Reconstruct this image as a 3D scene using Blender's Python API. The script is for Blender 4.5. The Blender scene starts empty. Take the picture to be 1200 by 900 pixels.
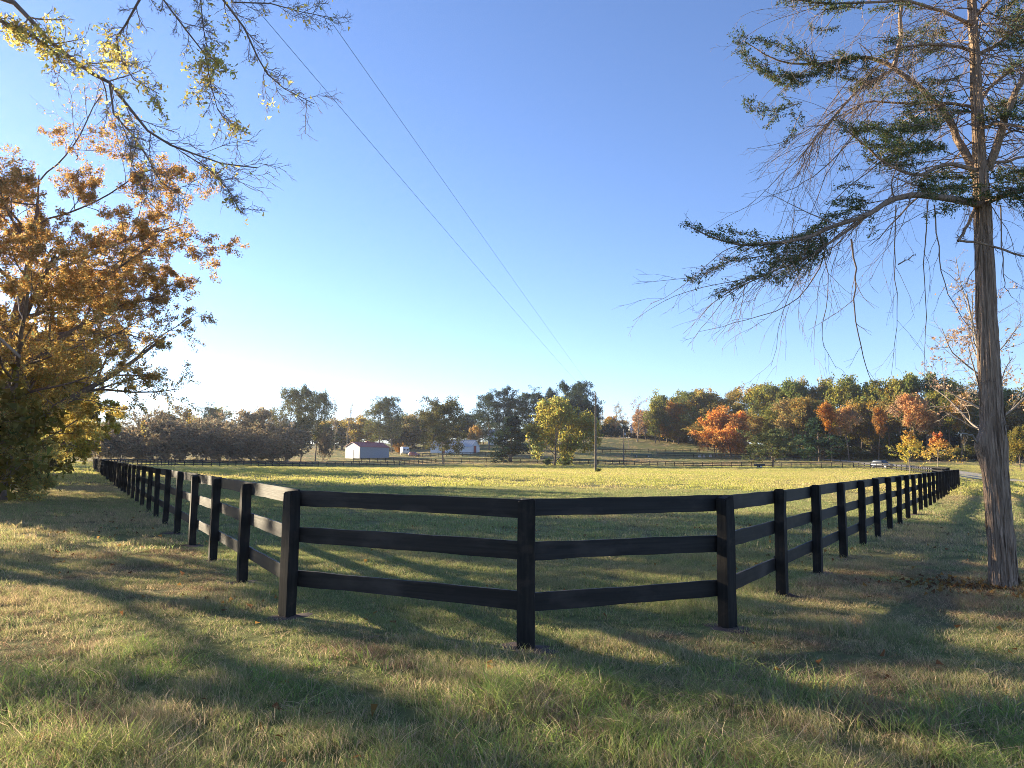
import bpy, bmesh, math, random
import numpy as np
from mathutils import Vector, Matrix, Euler

# ------------------------------------------------------------------ camera, sky, sun, exposure
scene = bpy.context.scene
C = scene.collection
R = math.radians
F_PX = 901.0                      # focal length in photo pixels (1200 wide)
CAM_H = 1.64
PITCH, ROLL = R(5.64), R(0.6)
cam_d = bpy.data.cameras.new('camera')
cam = bpy.data.objects.new('camera', cam_d)
C.objects.link(cam)
cam_d.sensor_width = 36.0
cam_d.lens = F_PX / 1200 * 36
cam_d.clip_end = 5000
CM = Matrix.Rotation(R(90) + PITCH, 3, 'X') @ Matrix.Rotation(ROLL, 3, 'Z')
cam.rotation_euler = CM.to_euler()
cam.location = (0, 0, CAM_H)
scene.camera = cam

SUN_AZ, SUN_EL = R(58), R(13)   # azimuth to the left of the view axis (+Y)
to_sun = Vector((-math.sin(SUN_AZ) * math.cos(SUN_EL), math.cos(SUN_AZ) * math.cos(SUN_EL), math.sin(SUN_EL)))
w = bpy.data.worlds.new('World')
scene.world = w
w.use_nodes = True
wn = w.node_tree
sky = wn.nodes.new('ShaderNodeTexSky')
sky.sky_type = 'NISHITA'
sky.sun_disc = False
sky.sun_elevation = SUN_EL
sky.sun_rotation = -SUN_AZ
sky.altitude = 150
sky.air_density = 0.8
sky.dust_density = 0.0
sky.ozone_density = 3.2
bg = wn.nodes['Background']
bg.inputs['Strength'].default_value = 0.085
sky_tint = wn.nodes.new('ShaderNodeMix'); sky_tint.data_type = 'RGBA'; sky_tint.blend_type = 'MULTIPLY'
sky_tint.inputs[0].default_value = 1.0
sky_tint.inputs[7].default_value = (1.065, 0.94, 1.01, 1)
wn.links.new(sky.outputs[0], sky_tint.inputs[6])
wn.links.new(sky_tint.outputs[2], bg.inputs[0])
sun_d = bpy.data.lights.new('sun', 'SUN')
sun_d.energy = 4.8
sun_d.angle = R(0.8)
sun_d.color = (1.0, 0.83, 0.57)
sun = bpy.data.objects.new('sun', sun_d)
C.objects.link(sun)
sun.rotation_euler = to_sun.to_track_quat('Z', 'Y').to_euler()
sun.location = (-60, 50, 60)
vs = scene.view_settings
vs.view_transform = 'Standard'
vs.look = 'None'
vs.exposure = 1.9
vs.gamma = 1.0
vs.use_curve_mapping = False
scene.cycles.max_bounces = 8
scene.cycles.diffuse_bounces = 5
scene.cycles.transmission_bounces = 4
scene.cycles.volume_bounces = 0
scene.cycles.filter_width = 0.9
scene.cycles.denoising_prefilter = 'NONE'

# ------------------------------------------------------------------ helpers
rng = np.random.RandomState(7)
random.seed(7)

def raydir(px, py):
    d = CM @ Vector(((px - 600) / F_PX, (450 - py) / F_PX, -1))
    return d / d.y

def P(px, py, d):
    """photo pixel + distance along the view axis -> point"""
    r = raydir(px, py)
    return np.array((r.x * d, d, CAM_H + r.z * d))

def G(px, py, z=0.0):
    """photo pixel -> point where its ray meets the level ground"""
    r = raydir(px, py)
    d = (z - CAM_H) / r.z
    return np.array((r.x * d, d, z))

# terrain: control heights, smooth interpolation
ctrl = []
for x in (-90, -50, -25, -10, 0, 10, 25, 50, 90):
    for y in (-60, -20, 5, 20, 40, 60, 85):
        ctrl.append((x, y, 0.0))
for px, py, d in [(150, 546, 140), (260, 547, 160), (335, 547.5, 180), (373, 547, 190), (470, 545.5, 205), (560, 542, 228), (640, 542.5, 225),
                  (700, 543.5, 218), (780, 547, 200), (910, 548, 188), (1000, 548.5, 172), (1040, 548.5, 160), (1200, 563, 83), (1125, 553.5, 150),
                  (960, 538.5, 245), (1060, 541.5, 205), (1190, 541, 205), (1300, 543, 200),
                  (690, 513, 335), (740, 513.5, 340), (800, 521, 320), (850, 526.5, 300), (900, 531, 285),
                  (640, 531, 270), (720, 536, 262), (800, 538, 250), (850, 538, 245), (720, 528, 300), (800, 529, 285),
                  (425, 537, 252), (520, 533, 268), (560, 532, 275), (600, 530, 280), (455, 528, 310), (500, 526, 320),
                  (350, 538, 260), (150, 540.5, 205), (250, 540.5, 210), (50, 539, 205), (-150, 536, 200),
                  (700, 542, 235), (600, 539, 245), (450, 542, 225)]:
    p = P(px, py, d)
    ctrl.append(tuple(p))
for x in (-1200, -600, -250, 0, 250, 600, 1200):
    ctrl.append((x, 620, 13.0)); ctrl.append((x, 1300, 14.0)); ctrl.append((x, -600, 0.0))
for y in (-200, 100, 300):
    for x in (-1200, -500, 500, 1200):
        ctrl.append((x, y, 2.0))
ctrl = np.array(ctrl)
def _ker(ax, ay, bx, by):
    return np.sqrt((ax[:, None] - bx[None, :]) ** 2 + (ay[:, None] - by[None, :]) ** 2 + 15.0 ** 2)
_A = _ker(ctrl[:, 0], ctrl[:, 1], ctrl[:, 0], ctrl[:, 1])
_A = np.block([[_A - np.eye(len(ctrl)) * 4.0, np.ones((len(ctrl), 1))], [np.ones((1, len(ctrl))), np.zeros((1, 1))]])
_W = np.linalg.solve(_A, np.append(ctrl[:, 2], 0.0))
def zf_arr(x, y):
    x = np.asarray(x, float).ravel(); y = np.asarray(y, float).ravel()
    out = np.empty(len(x))
    for i in range(0, len(x), 20000):
        s = slice(i, i + 20000)
        out[s] = _ker(x[s], y[s], ctrl[:, 0], ctrl[:, 1]) @ _W[:-1] + _W[-1]
    # the near field is level
    k = np.clip((np.hypot(x, y) - 60) / 50, 0, 1)
    k = k * k * (3 - 2 * k)
    return out * k
def zf(x, y):
    return float(zf_arr([x], [y])[0])
def GP(px, d):
    """point of the terrain under photo column px at distance d"""
    r = raydir(px, 545)
    x = r.x * d
    return np.array((x, d, zf(x, d)))

def vnoise(x, y, s, seed):
    """cheap smooth 2-D value noise in 0..1"""
    r = np.random.RandomState(seed)
    T = r.rand(256)
    perm = r.permutation(256)
    x = np.asarray(x) / s + 1000; y = np.asarray(y) / s + 1000
    xi = np.floor(x).astype(int); yi = np.floor(y).astype(int)
    fx = x - xi; fy = y - yi
    fx = fx * fx * (3 - 2 * fx); fy = fy * fy * (3 - 2 * fy)
    h = lambda a, b: T[perm[(perm[a & 255] + b) & 255]]
    return (h(xi, yi) * (1 - fx) + h(xi + 1, yi) * fx) * (1 - fy) + (h(xi, yi + 1) * (1 - fx) + h(xi + 1, yi + 1) * fx) * fy

def tag(o, label=None, cat=None, group=None, kind=None):
    if label: o['label'] = label
    if cat: o['category'] = cat
    if group: o['group'] = group
    if kind: o['kind'] = kind
    return o

def link(o, parent=None):
    C.objects.link(o)
    if parent is not None: o.parent = parent
    return o

def empty(name, loc, rz=0.0):
    o = bpy.data.objects.new(name, None)
    o.empty_display_size = 0.2
    C.objects.link(o)
    o.location = loc
    o.rotation_euler = (0, 0, rz)
    return o

def obj(name, me, parent=None, loc=None):
    o = bpy.data.objects.new(name, me)
    C.objects.link(o)
    if parent is not None: o.parent = parent
    if loc is not None: o.location = loc
    return o

def mesh_q(name, V, Q, mat, col=None, smooth=False):
    """mesh of quads from arrays, optional colour per face"""
    V = np.asarray(V, np.float32).reshape(-1, 3); Q = np.asarray(Q, np.int32); k_ = Q.shape[-1]; Q = Q.reshape(-1, k_)
    me = bpy.data.meshes.new(name)
    me.vertices.add(len(V)); me.vertices.foreach_set('co', V.ravel())
    me.loops.add(Q.size); me.loops.foreach_set('vertex_index', Q.ravel())
    me.polygons.add(len(Q))
    me.polygons.foreach_set('loop_start', np.arange(0, Q.size, k_, dtype=np.int32))
    me.polygons.foreach_set('loop_total', np.full(len(Q), k_, np.int32))
    if smooth: me.polygons.foreach_set('use_smooth', np.ones(len(Q), bool))
    me.update(calc_edges=True)
    if col is not None:
        a = me.attributes.new('col', 'FLOAT_COLOR', 'FACE')
        c = np.ones((len(Q), 4), np.float32); c[:, :3] = col
        a.data.foreach_set('color', c.ravel())
    me.materials.append(mat)
    return me

def mesh_py(name, V, Fc, mat, smooth=False):
    me = bpy.data.meshes.new(name)
    me.from_pydata([tuple(v) for v in V], [], Fc)
    if smooth:
        for p in me.polygons: p.use_smooth = True
    me.materials.append(mat)
    me.update()
    return me

def norm(a):
    return a / np.maximum(np.linalg.norm(a, axis=-1, keepdims=True), 1e-9)

def tube_arrays(polys, k):
    """polys: list of (pts n*3, radii n) -> V, Q"""
    groups = {}
    for p, r in polys: groups.setdefault(len(p), []).append((p, r))
    Vs, Qs, off = [], [], 0
    ang = np.arange(k) * 2 * math.pi / k
    for n, lst in groups.items():
        Pn = np.array([a for a, b in lst], float); Rn = np.array([b for a, b in lst], float); m = len(lst)
        T = np.empty_like(Pn); T[:, 1:-1] = Pn[:, 2:] - Pn[:, :-2]; T[:, 0] = Pn[:, 1] - Pn[:, 0]; T[:, -1] = Pn[:, -1] - Pn[:, -2]
        T = norm(T)
        mean = norm(Pn[:, -1] - Pn[:, 0])
        ref = np.where((np.abs(mean[:, 2:3]) > 0.8), np.array([[1.0, 0.13, 0]]), np.array([[0, 0.1, 1.0]]))[:, None, :]
        U = norm(np.cross(T, np.broadcast_to(ref, T.shape))); Wv = np.cross(T, U)
        V = Pn[:, :, None, :] + Rn[:, :, None, None] * (np.cos(ang)[None, None, :, None] * U[:, :, None, :] + np.sin(ang)[None, None, :, None] * Wv[:, :, None, :])
        idx = np.arange(m * n * k).reshape(m, n, k) + off
        a = idx[:, :-1, :]; b = idx[:, 1:, :]
        Q = np.stack([a, np.roll(a, -1, 2), np.roll(b, -1, 2), b], -1).reshape(-1, 4)
        Vs.append(V.reshape(-1, 3)); Qs.append(Q); off += m * n * k
    return np.concatenate(Vs), np.concatenate(Qs)

def merge(parts):
    Vs, Qs, off = [], [], 0
    for V, Q in parts:
        Vs.append(V); Qs.append(Q + off); off += len(V)
    return np.concatenate(Vs), np.concatenate(Qs)

def leaf_arrays(cen, size, r, aspect=0.55, axis=None, flat=0.0):
    """diamond leaves; axis: preferred long direction"""
    n = len(cen)
    a = r.normal(size=(n, 3))
    if flat: a[:, 2] *= (1 - flat)
    a = norm(a)
    if axis is not None: a = norm(axis + 0.6 * a)
    b = r.normal(size=(n, 3)); 
    if flat: b[:, 2] *= (1 - flat)
    b = norm(np.cross(a, norm(np.cross(a, b))))
    s = np.broadcast_to(np.asarray(size, float), (n,))[:, None]
    V = np.stack([cen - a * s, cen + a * s * 0.8 + b * s * aspect, cen + a * s * 0.8 - b * s * aspect], 1).reshape(-1, 3)
    return V, np.arange(3 * n).reshape(n, 3)

def wander(r, p, d, L, n, wob, trop):
    pts = [np.array(p, float)]
    d = np.array(d, float); d /= np.linalg.norm(d)
    st = L / n
    for i in range(n):
        d = d + wob * r.normal(size=3) + trop
        d /= np.linalg.norm(d)
        pts.append(pts[-1] + d * st)
    return np.array(pts)

def poly_at(pts, t):
    x = t * (len(pts) - 1); i = min(int(x), len(pts) - 2); f = x - i
    d = pts[i + 1] - pts[i]
    return pts[i] * (1 - f) + pts[i + 1] * f, d / max(np.linalg.norm(d), 1e-9), i, f

def spawn(r, parents, n, ratio, ang, start, nseg, wob, trop, rr=0.55, minr=0.002, lenvar=0.3, end=0.98, shape=None):
    """children along each parent polyline"""
    out = []
    for pts, rad in parents:
        L = np.linalg.norm(np.diff(pts, axis=0), axis=1).sum()
        k = n if isinstance(n, int) else max(1, int(r.poisson(n)))
        phi = r.rand() * 6.28
        for j in range(k):
            t = start + (end - start) * (j + r.rand()) / k
            p, d, i, f = poly_at(pts, t)
            pr = rad[i] * (1 - f) + rad[i + 1] * f
            phi += 2.4 + r.normal() * 0.4
            u = np.cross(d, (0.2, 0.1, 1.0) if abs(d[2]) < 0.9 else (1.0, 0, 0.2)); u /= np.linalg.norm(u)
            v = np.cross(d, u)
            a = ang * (1 + 0.25 * r.normal())
            nd = d * math.cos(a) + (u * math.cos(phi) + v * math.sin(phi)) * math.sin(a)
            sh = shape(t) if shape else (1.15 - 0.6 * t)
            cl = L * ratio * sh * (1 + lenvar * r.normal())
            cl = max(cl, 0.05)
            q = wander(r, p, nd, cl, nseg, wob, np.array(trop))
            r0 = max(min(pr * rr, pr * 0.9), minr)
            out.append((q, np.linspace(r0, max(r0 * 0.3, minr * 0.6), nseg + 1)))
    return out

def box_arr(x0, x1, y0, y1, z0, z1):
    V = [(x0, y0, z0), (x1, y0, z0), (x1, y1, z0), (x0, y1, z0), (x0, y0, z1), (x1, y0, z1), (x1, y1, z1), (x0, y1, z1)]
    Fc = [(0, 3, 2, 1), (4, 5, 6, 7), (0, 1, 5, 4), (1, 2, 6, 5), (2, 3, 7, 6), (3, 0, 4, 7)]
    return V, Fc

def bevel_box(name, x0, x1, y0, y1, z0, z1, mat, bev=0.01, seg=1):
    bm = bmesh.new()
    V, Fc = box_arr(x0, x1, y0, y1, z0, z1)
    vs_ = [bm.verts.new(v) for v in V]
    for f in Fc: bm.faces.new([vs_[i] for i in f])
    if bev: bmesh.ops.bevel(bm, geom=bm.edges[:] + bm.verts[:], offset=bev, segments=seg, affect='EDGES', profile=0.5)
    bmesh.ops.recalc_face_normals(bm, faces=bm.faces[:])
    me = bpy.data.meshes.new(name); bm.to_mesh(me); bm.free(); me.materials.append(mat)
    return me

def cyl_mesh(name, r, h, n, mat, axis='z', bev=0.0, r2=None):
    bm = bmesh.new()
    bmesh.ops.create_cone(bm, cap_ends=True, segments=n, radius1=r, radius2=r if r2 is None else r2, depth=h)
    if bev: bmesh.ops.bevel(bm, geom=[e for e in bm.edges if len(e.link_faces) == 2 and e.calc_face_angle(0) > 1.0], offset=bev, segments=2, affect='EDGES')
    if axis == 'x': bmesh.ops.rotate(bm, verts=bm.verts[:], matrix=Matrix.Rotation(R(90), 3, 'Y'))
    if axis == 'y': bmesh.ops.rotate(bm, verts=bm.verts[:], matrix=Matrix.Rotation(R(90), 3, 'X'))
    me = bpy.data.meshes.new(name); bm.to_mesh(me); bm.free(); me.materials.append(mat)
    return me

# ------------------------------------------------------------------ materials
def new_mat(name):
    m = bpy.data.materials.new(name)
    m.use_nodes = True
    nt = m.node_tree
    return m, nt, nt.nodes['Principled BSDF']

def N(nt, t, **kw):
    n = nt.nodes.new(t)
    for k, v in kw.items(): setattr(n, k, v)
    return n

def noise(nt, scale, detail=4, rough=0.55, vec=None, dist=0.0):
    n = N(nt, 'ShaderNodeTexNoise')
    n.inputs['Scale'].default_value = scale; n.inputs['Detail'].default_value = detail
    n.inputs['Roughness'].default_value = rough; n.inputs['Distortion'].default_value = dist
    if vec is not None: nt.links.new(vec, n.inputs['Vector'])
    return n

def ramp(nt, fac, stops):
    n = N(nt, 'ShaderNodeValToRGB')
    e = n.color_ramp.elements
    while len(e) < len(stops): e.new(0.5)
    for i, (p, c) in enumerate(stops):
        e[i].position = p; e[i].color = (c[0], c[1], c[2], 1) if isinstance(c, (tuple, list)) else (c, c, c, 1)
    nt.links.new(fac, n.inputs[0])
    return n.outputs[0]

def mixc(nt, fac, a, b, mode='MIX'):
    n = N(nt, 'ShaderNodeMix', data_type='RGBA', blend_type=mode)
    for s, v in ((n.inputs[0], fac), (n.inputs[6], a), (n.inputs[7], b)):
        if hasattr(v, 'links') or hasattr(v, 'is_linked'): nt.links.new(v, s)
        elif isinstance(v, (tuple, list)): s.default_value = (*v[:3], 1)
        else: s.default_value = v
    return n.outputs[2]

def bump(nt, h, strength, dist, target):
    b = N(nt, 'ShaderNodeBump')
    b.inputs['Strength'].default_value = strength; b.inputs['Distance'].default_value = dist
    nt.links.new(h, b.inputs['Height']); nt.links.new(b.outputs[0], target.inputs['Normal'])
    return b

def mapped(nt, sc, src='Object'):
    tc = N(nt, 'ShaderNodeTexCoord'); mp = N(nt, 'ShaderNodeMapping')
    mp.inputs['Scale'].default_value = sc
    nt.links.new(tc.outputs[src], mp.inputs[0])
    return mp.outputs[0]

def leaf_mat(name, transl=0.45, gain=1.0):
    m = bpy.data.materials.new(name); m.use_nodes = True
    nt = m.node_tree; nt.nodes.remove(nt.nodes['Principled BSDF'])
    out = nt.nodes['Material Output']
    at = N(nt, 'ShaderNodeAttribute', attribute_name='col'); oi = N(nt, 'ShaderNodeObjectInfo')
    c = mixc(nt, 1.0, at.outputs['Color'], oi.outputs['Color'], 'MULTIPLY')
    d = N(nt, 'ShaderNodeBsdfDiffuse'); t = N(nt, 'ShaderNodeBsdfTranslucent'); mx = N(nt, 'ShaderNodeMixShader')
    mx.inputs[0].default_value = transl
    nt.links.new(c, d.inputs[0]); nt.links.new(c, t.inputs[0])
    nt.links.new(d.outputs[0], mx.inputs[1]); nt.links.new(t.outputs[0], mx.inputs[2]); nt.links.new(mx.outputs[0], out.inputs[0])
    return m
M_LEAF = leaf_mat('leaf', 0.65)
M_NEEDLE = leaf_mat('needle', 0.3)

def bark_mat(name, c1, c2, sx, sz, strength=0.8, dist=0.02, use_obj=False):
    m, nt, b = new_mat(name)
    v = mapped(nt, (sx, sx, sz))
    n1 = noise(nt, 1.0, 6, 0.65, v, 0.6)
    n2 = noise(nt, 0.9, 3, 0.5, mapped(nt, (1.3, 1.3, 0.7)))
    c = ramp(nt, n1.outputs[0], [(0.3, c1), (0.68, c2)])
    c = mixc(nt, n2.outputs[0], c, mixc(nt, 0.5, c, tuple(x * 1.5 for x in c2)))
    if use_obj:
        oi = N(nt, 'ShaderNodeObjectInfo'); c = mixc(nt, 1.0, c, oi.outputs['Color'], 'MULTIPLY')
    nt.links.new(c, b.inputs['Base Color'])
    b.inputs['Roughness'].default_value = 0.9; b.inputs['Specular IOR Level'].default_value = 0.2
    bump(nt, n1.outputs[0], strength, dist, b)
    return m
M_BARK_CEDAR = bark_mat('cedar_bark', (0.13, 0.083, 0.057), (0.50, 0.36, 0.255), 34, 2.8, 1.0, 0.08)
M_BARK = bark_mat('bark', (0.08, 0.06, 0.047), (0.19, 0.145, 0.115), 9, 1.5)
M_BARK_PALE = bark_mat('pale_bark', (0.14, 0.115, 0.09), (0.30, 0.25, 0.20), 8, 1.6)
M_TWIG = bark_mat('twig_bark', (0.12, 0.09, 0.068), (0.27, 0.20, 0.15), 12, 4, 0.3)

def black_wood():
    m, nt, b = new_mat('black_painted_wood')
    oi = N(nt, 'ShaderNodeObjectInfo')
    tc = N(nt, 'ShaderNodeTexCoord'); mp = N(nt, 'ShaderNodeMapping'); mp.inputs['Scale'].default_value = (1.6, 26, 26)
    add = N(nt, 'ShaderNodeVectorMath', operation='ADD'); mul = N(nt, 'ShaderNodeMath', operation='MULTIPLY'); mul.inputs[1].default_value = 37.0
    nt.links.new(oi.outputs['Random'], mul.inputs[0])
    nt.links.new(tc.outputs['Object'], add.inputs[0]); nt.links.new(mul.outputs[0], add.inputs[1])
    nt.links.new(add.outputs[0], mp.inputs[0])
    g = noise(nt, 1.0, 6, 0.62, mp.outputs[0], 0.4)
    wear = noise(nt, 3.2, 5, 0.6, add.outputs[0])
    c = ramp(nt, g.outputs[0], [(0.35, (0.008, 0.0075, 0.0075)), (0.75, (0.026, 0.023, 0.021))])
    wf = ramp(nt, wear.outputs[0], [(0.50, 0.0), (0.72, 0.65)])
    c = mixc(nt, wf, c, (0.085, 0.07, 0.06))
    nt.links.new(c, b.inputs['Base Color'])
    rg = ramp(nt, wear.outputs[0], [(0.3, 0.5), (0.8, 0.75)])
    nt.links.new(rg, b.inputs['Roughness'])
    b.inputs['Specular IOR Level'].default_value = 0.25
    bump(nt, g.outputs[0], 0.45, 0.006, b)
    return m
M_BLACK = black_wood()

def post_wood():
    m, nt, b = new_mat('black_painted_post')
    g = noise(nt, 1.0, 6, 0.62, mapped(nt, (24, 24, 1.8)), 0.4)
    wear = noise(nt, 4.0, 5, 0.6, mapped(nt, (1, 1, 1)))
    c = ramp(nt, g.outputs[0], [(0.35, (0.009, 0.0085, 0.008)), (0.75, (0.03, 0.026, 0.022))])
    wf = ramp(nt, wear.outputs[0], [(0.53, 0.0), (0.72, 0.7)])
    c = mixc(nt, wf, c, (0.075, 0.055, 0.04))
    nt.links.new(c, b.inputs['Base Color'])
    b.inputs['Roughness'].default_value = 0.75; b.inputs['Specular IOR Level'].default_value = 0.18
    bump(nt, g.outputs[0], 0.6, 0.008, b)
    return m
M_POST = post_wood()

def grass_tint(nt):
    """dry/green patches by world position, shared by blades and soil"""
    ge = N(nt, 'ShaderNodeNewGeometry')
    a = noise(nt, 0.75, 6, 0.68, ge.outputs['Position'])
    b = noise(nt, 0.06, 3, 0.5, ge.outputs['Position'])
    s = N(nt, 'ShaderNodeMath', operation='ADD'); nt.links.new(a.outputs[0], s.inputs[0]); nt.links.new(b.outputs[0], s.inputs[1])
    h = N(nt, 'ShaderNodeMath', operation='MULTIPLY'); h.inputs[1].default_value = 0.5; nt.links.new(s.outputs[0], h.inputs[0])
    return h.outputs[0], ge

def ground_mat():
    m, nt, b = new_mat('meadow_soil')
    t, ge = grass_tint(nt)
    fine = noise(nt, 9.0, 8, 0.7, ge.outputs['Position'])
    mid = noise(nt, 0.9, 6, 0.65, ge.outputs['Position'])
    g = ramp(nt, fine.outputs[0], [(0.25, (0.08, 0.085, 0.035)), (0.55, (0.18, 0.195, 0.065)), (0.8, (0.30, 0.29, 0.11))])
    dry = ramp(nt, fine.outputs[0], [(0.25, (0.10, 0.075, 0.045)), (0.6, (0.22, 0.17, 0.10)), (0.8, (0.34, 0.27, 0.16))])
    f = ramp(nt, t, [(0.46, 0.0), (0.60, 0.9)])
    c = mixc(nt, f, g, dry)
    sf = ramp(nt, mid.outputs[0], [(0.60, 0.0), (0.72, 0.8)])
    c = mixc(nt, sf, c, (0.085, 0.05, 0.034))
    nt.links.new(c, b.inputs['Base Color'])
    b.inputs['Roughness'].default_value = 0.95; b.inputs['Specular IOR Level'].default_value = 0.1
    bump(nt, fine.outputs[0], 0.9, 0.08, b)
    return m
M_GROUND = ground_mat()

def grass_mat(name, lo, hi, amt):
    m = bpy.data.materials.new(name); m.use_nodes = True
    nt = m.node_tree; nt.nodes.remove(nt.nodes['Principled BSDF']); out = nt.nodes['Material Output']
    at = N(nt, 'ShaderNodeAttribute', attribute_name='col')
    t, ge = grass_tint(nt)
    f = ramp(nt, t, [(lo, 0.0), (hi, amt)])
    bw = N(nt, 'ShaderNodeRGBToBW'); nt.links.new(at.outputs['Color'], bw.inputs[0])
    dry = mixc(nt, 1.0, (1.8, 1.2, 0.72), bw.outputs[0], 'MULTIPLY')
    c = mixc(nt, f, at.outputs['Color'], dry)
    d = N(nt, 'ShaderNodeBsdfDiffuse'); tr = N(nt, 'ShaderNodeBsdfTranslucent'); mx = N(nt, 'ShaderNodeMixShader'); mx.inputs[0].default_value = 0.5
    gl = N(nt, 'ShaderNodeBsdfGlossy'); gl.inputs['Roughness'].default_value = 0.55; gl.inputs['Color'].default_value = (0.9, 0.95, 1, 1)
    m2 = N(nt, 'ShaderNodeMixShader'); m2.inputs[0].default_value = 0.015
    nt.links.new(c, d.inputs[0]); nt.links.new(c, tr.inputs[0]); nt.links.new(d.outputs[0], mx.inputs[1]); nt.links.new(tr.outputs[0], mx.inputs[2])
    nt.links.new(mx.outputs[0], m2.inputs[1]); nt.links.new(gl.outputs[0], m2.inputs[2]); nt.links.new(m2.outputs[0], out.inputs[0])
    return m
M_GRASS = grass_mat('grass_blade', 0.45, 0.62, 0.7)
M_GRASS_FIELD = grass_mat('field_grass_blade', 0.47, 0.66, 0.6)

def gravel_mat():
    m, nt, b = new_mat('gravel')
    ge = N(nt, 'ShaderNodeNewGeometry')
    a = noise(nt, 14, 6, 0.7, ge.outputs['Position']); c0 = noise(nt, 0.5, 4, 0.6, ge.outputs['Position'])
    c = ramp(nt, a.outputs[0], [(0.3, (0.20, 0.18, 0.16)), (0.7, (0.42, 0.39, 0.36))])
    c = mixc(nt, ramp(nt, c0.outputs[0], [(0.5, 0.0), (0.7, 0.5)]), c, (0.22, 0.16, 0.11))
    nt.links.new(c, b.inputs['Base Color']); b.inputs['Roughness'].default_value = 0.95
    bump(nt, a.outputs[0], 0.7, 0.03, b)
    return m
M_GRAVEL = gravel_mat()

def paint(name, c, rough=0.5, var=0.15, scale=3.0, metal=0.0):
    m, nt, b = new_mat(name)
    n = noise(nt, scale, 5, 0.6, mapped(nt, (1, 1, 1)))
    cc = ramp(nt, n.outputs[0], [(0.3, tuple(x * (1 - var) for x in c)), (0.7, tuple(min(1, x * (1 + var * 0.5)) for x in c))])
    nt.links.new(cc, b.inputs['Base Color']); b.inputs['Roughness'].default_value = rough; b.inputs['Metallic'].default_value = metal
    return m
M_WHITE = paint('white_siding', (0.72, 0.73, 0.74), 0.6)
M_GREYSIDE = paint('grey_siding', (0.29, 0.32, 0.36), 0.6)
M_REDROOF = paint('red_roof', (0.38, 0.085, 0.075), 0.5)
M_GREYROOF = paint('grey_roof', (0.42, 0.44, 0.46), 0.6)
M_REDDOOR = paint('red_door', (0.30, 0.05, 0.045), 0.5)
M_DARK = paint('dark_trim', (0.03, 0.03, 0.032), 0.5)
M_WIRE = paint('wire', (0.12, 0.12, 0.13), 0.5)
M_POLE = bark_mat('pole_wood', (0.08, 0.065, 0.052), (0.17, 0.14, 0.115), 14, 1.0)
M_PAINTBLUE = paint('dark_car_paint', (0.06, 0.07, 0.09), 0.25)
M_GREENP = paint('green_paint', (0.04, 0.10, 0.075), 0.5)
M_REDP = paint('faded_red_paint', (0.45, 0.16, 0.14), 0.5)
M_TYRE = paint('tyre_rubber', (0.02, 0.02, 0.02), 0.8)
M_METAL = paint('galvanised', (0.45, 0.46, 0.47), 0.4, metal=0.7)
M_GLASS = paint('dark_window', (0.02, 0.03, 0.045), 0.08)
M_LAMP = paint('lamp_lens', (0.8, 0.8, 0.78), 0.1)

# ------------------------------------------------------------------ ground
def build_ground():
    n = 210
    u = np.linspace(-1, 1, n)
    k = 30.0; S = 1600.0
    g = k * np.sinh(u * math.asinh(S / k))
    X, Y = np.meshgrid(g, g + 60)
    Z = zf_arr(X, Y).reshape(X.shape)
    near = np.clip(1 - np.hypot(X, Y) / 160, 0, 1)
    Z = Z + near * (vnoise(X, Y, 5.0, 3) - 0.5) * 0.05
    V = np.stack([X, Y, Z], -1).reshape(-1, 3)
    i = np.arange(n * n).reshape(n, n)
    Q = np.stack([i[:-1, :-1], i[:-1, 1:], i[1:, 1:], i[1:, :-1]], -1).reshape(-1, 4)
    o = obj('ground', mesh_q('ground', V, Q, M_GROUND, smooth=True))
    tag(o, 'rough autumn grassland of the horse field', None, None, 'structure')
build_ground()

def ribbon(name, pts, width, lift, mat, label):
    pts = np.array(pts)[:, :2]
    # resample with Catmull-Rom
    out = []
    Pp = np.vstack([2 * pts[0] - pts[1], pts, 2 * pts[-1] - pts[-2]])
    for i in range(1, len(Pp) - 2):
        for t in np.linspace(0, 1, 24, endpoint=False):
            a, b, c, d = Pp[i - 1:i + 3]
            out.append(0.5 * ((2 * b) + (-a + c) * t + (2 * a - 5 * b + 4 * c - d) * t * t + (-a + 3 * b - 3 * c + d) * t ** 3))
    out = np.array(out)
    T = norm(np.gradient(out, axis=0)); Nn = np.stack([-T[:, 1], T[:, 0]], 1)
    m = 7
    W = np.linspace(-0.5, 0.5, m)
    r = np.random.RandomState(5)
    edge = 1 + 0.12 * r.normal(size=len(out))
    V = out[:, None, :] + Nn[:, None, :] * (W[None, :, None] * width * edge[:, None, None])
    z = zf_arr(V[..., 0], V[..., 1]).reshape(V.shape[:2]) + lift
    V = np.concatenate([V, z[..., None]], -1)
    i = np.arange(len(out) * m).reshape(-1, m)
    Q = np.stack([i[:-1, :-1], i[:-1, 1:], i[1:, 1:], i[1:, :-1]], -1).reshape(-1, 4)
    o = obj(name, mesh_q(name, V.reshape(-1, 3), Q, mat, smooth=True))
    tag(o, label, None, None, 'structure')
    return out
ROAD = [(95, 30), (78, 52), tuple(G(1215, 565)[:2]), tuple(GP(1128, 140)[:2]), tuple(GP(1072, 172)[:2]), tuple(GP(1015, 205)[:2]), tuple(GP(975, 240)[:2]), tuple(GP(960, 270)[:2])]
road_pts = ribbon('gravel_drive', ROAD, 4.2, 0.05, M_GRAVEL, 'pale gravel farm drive curving behind the field')

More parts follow.
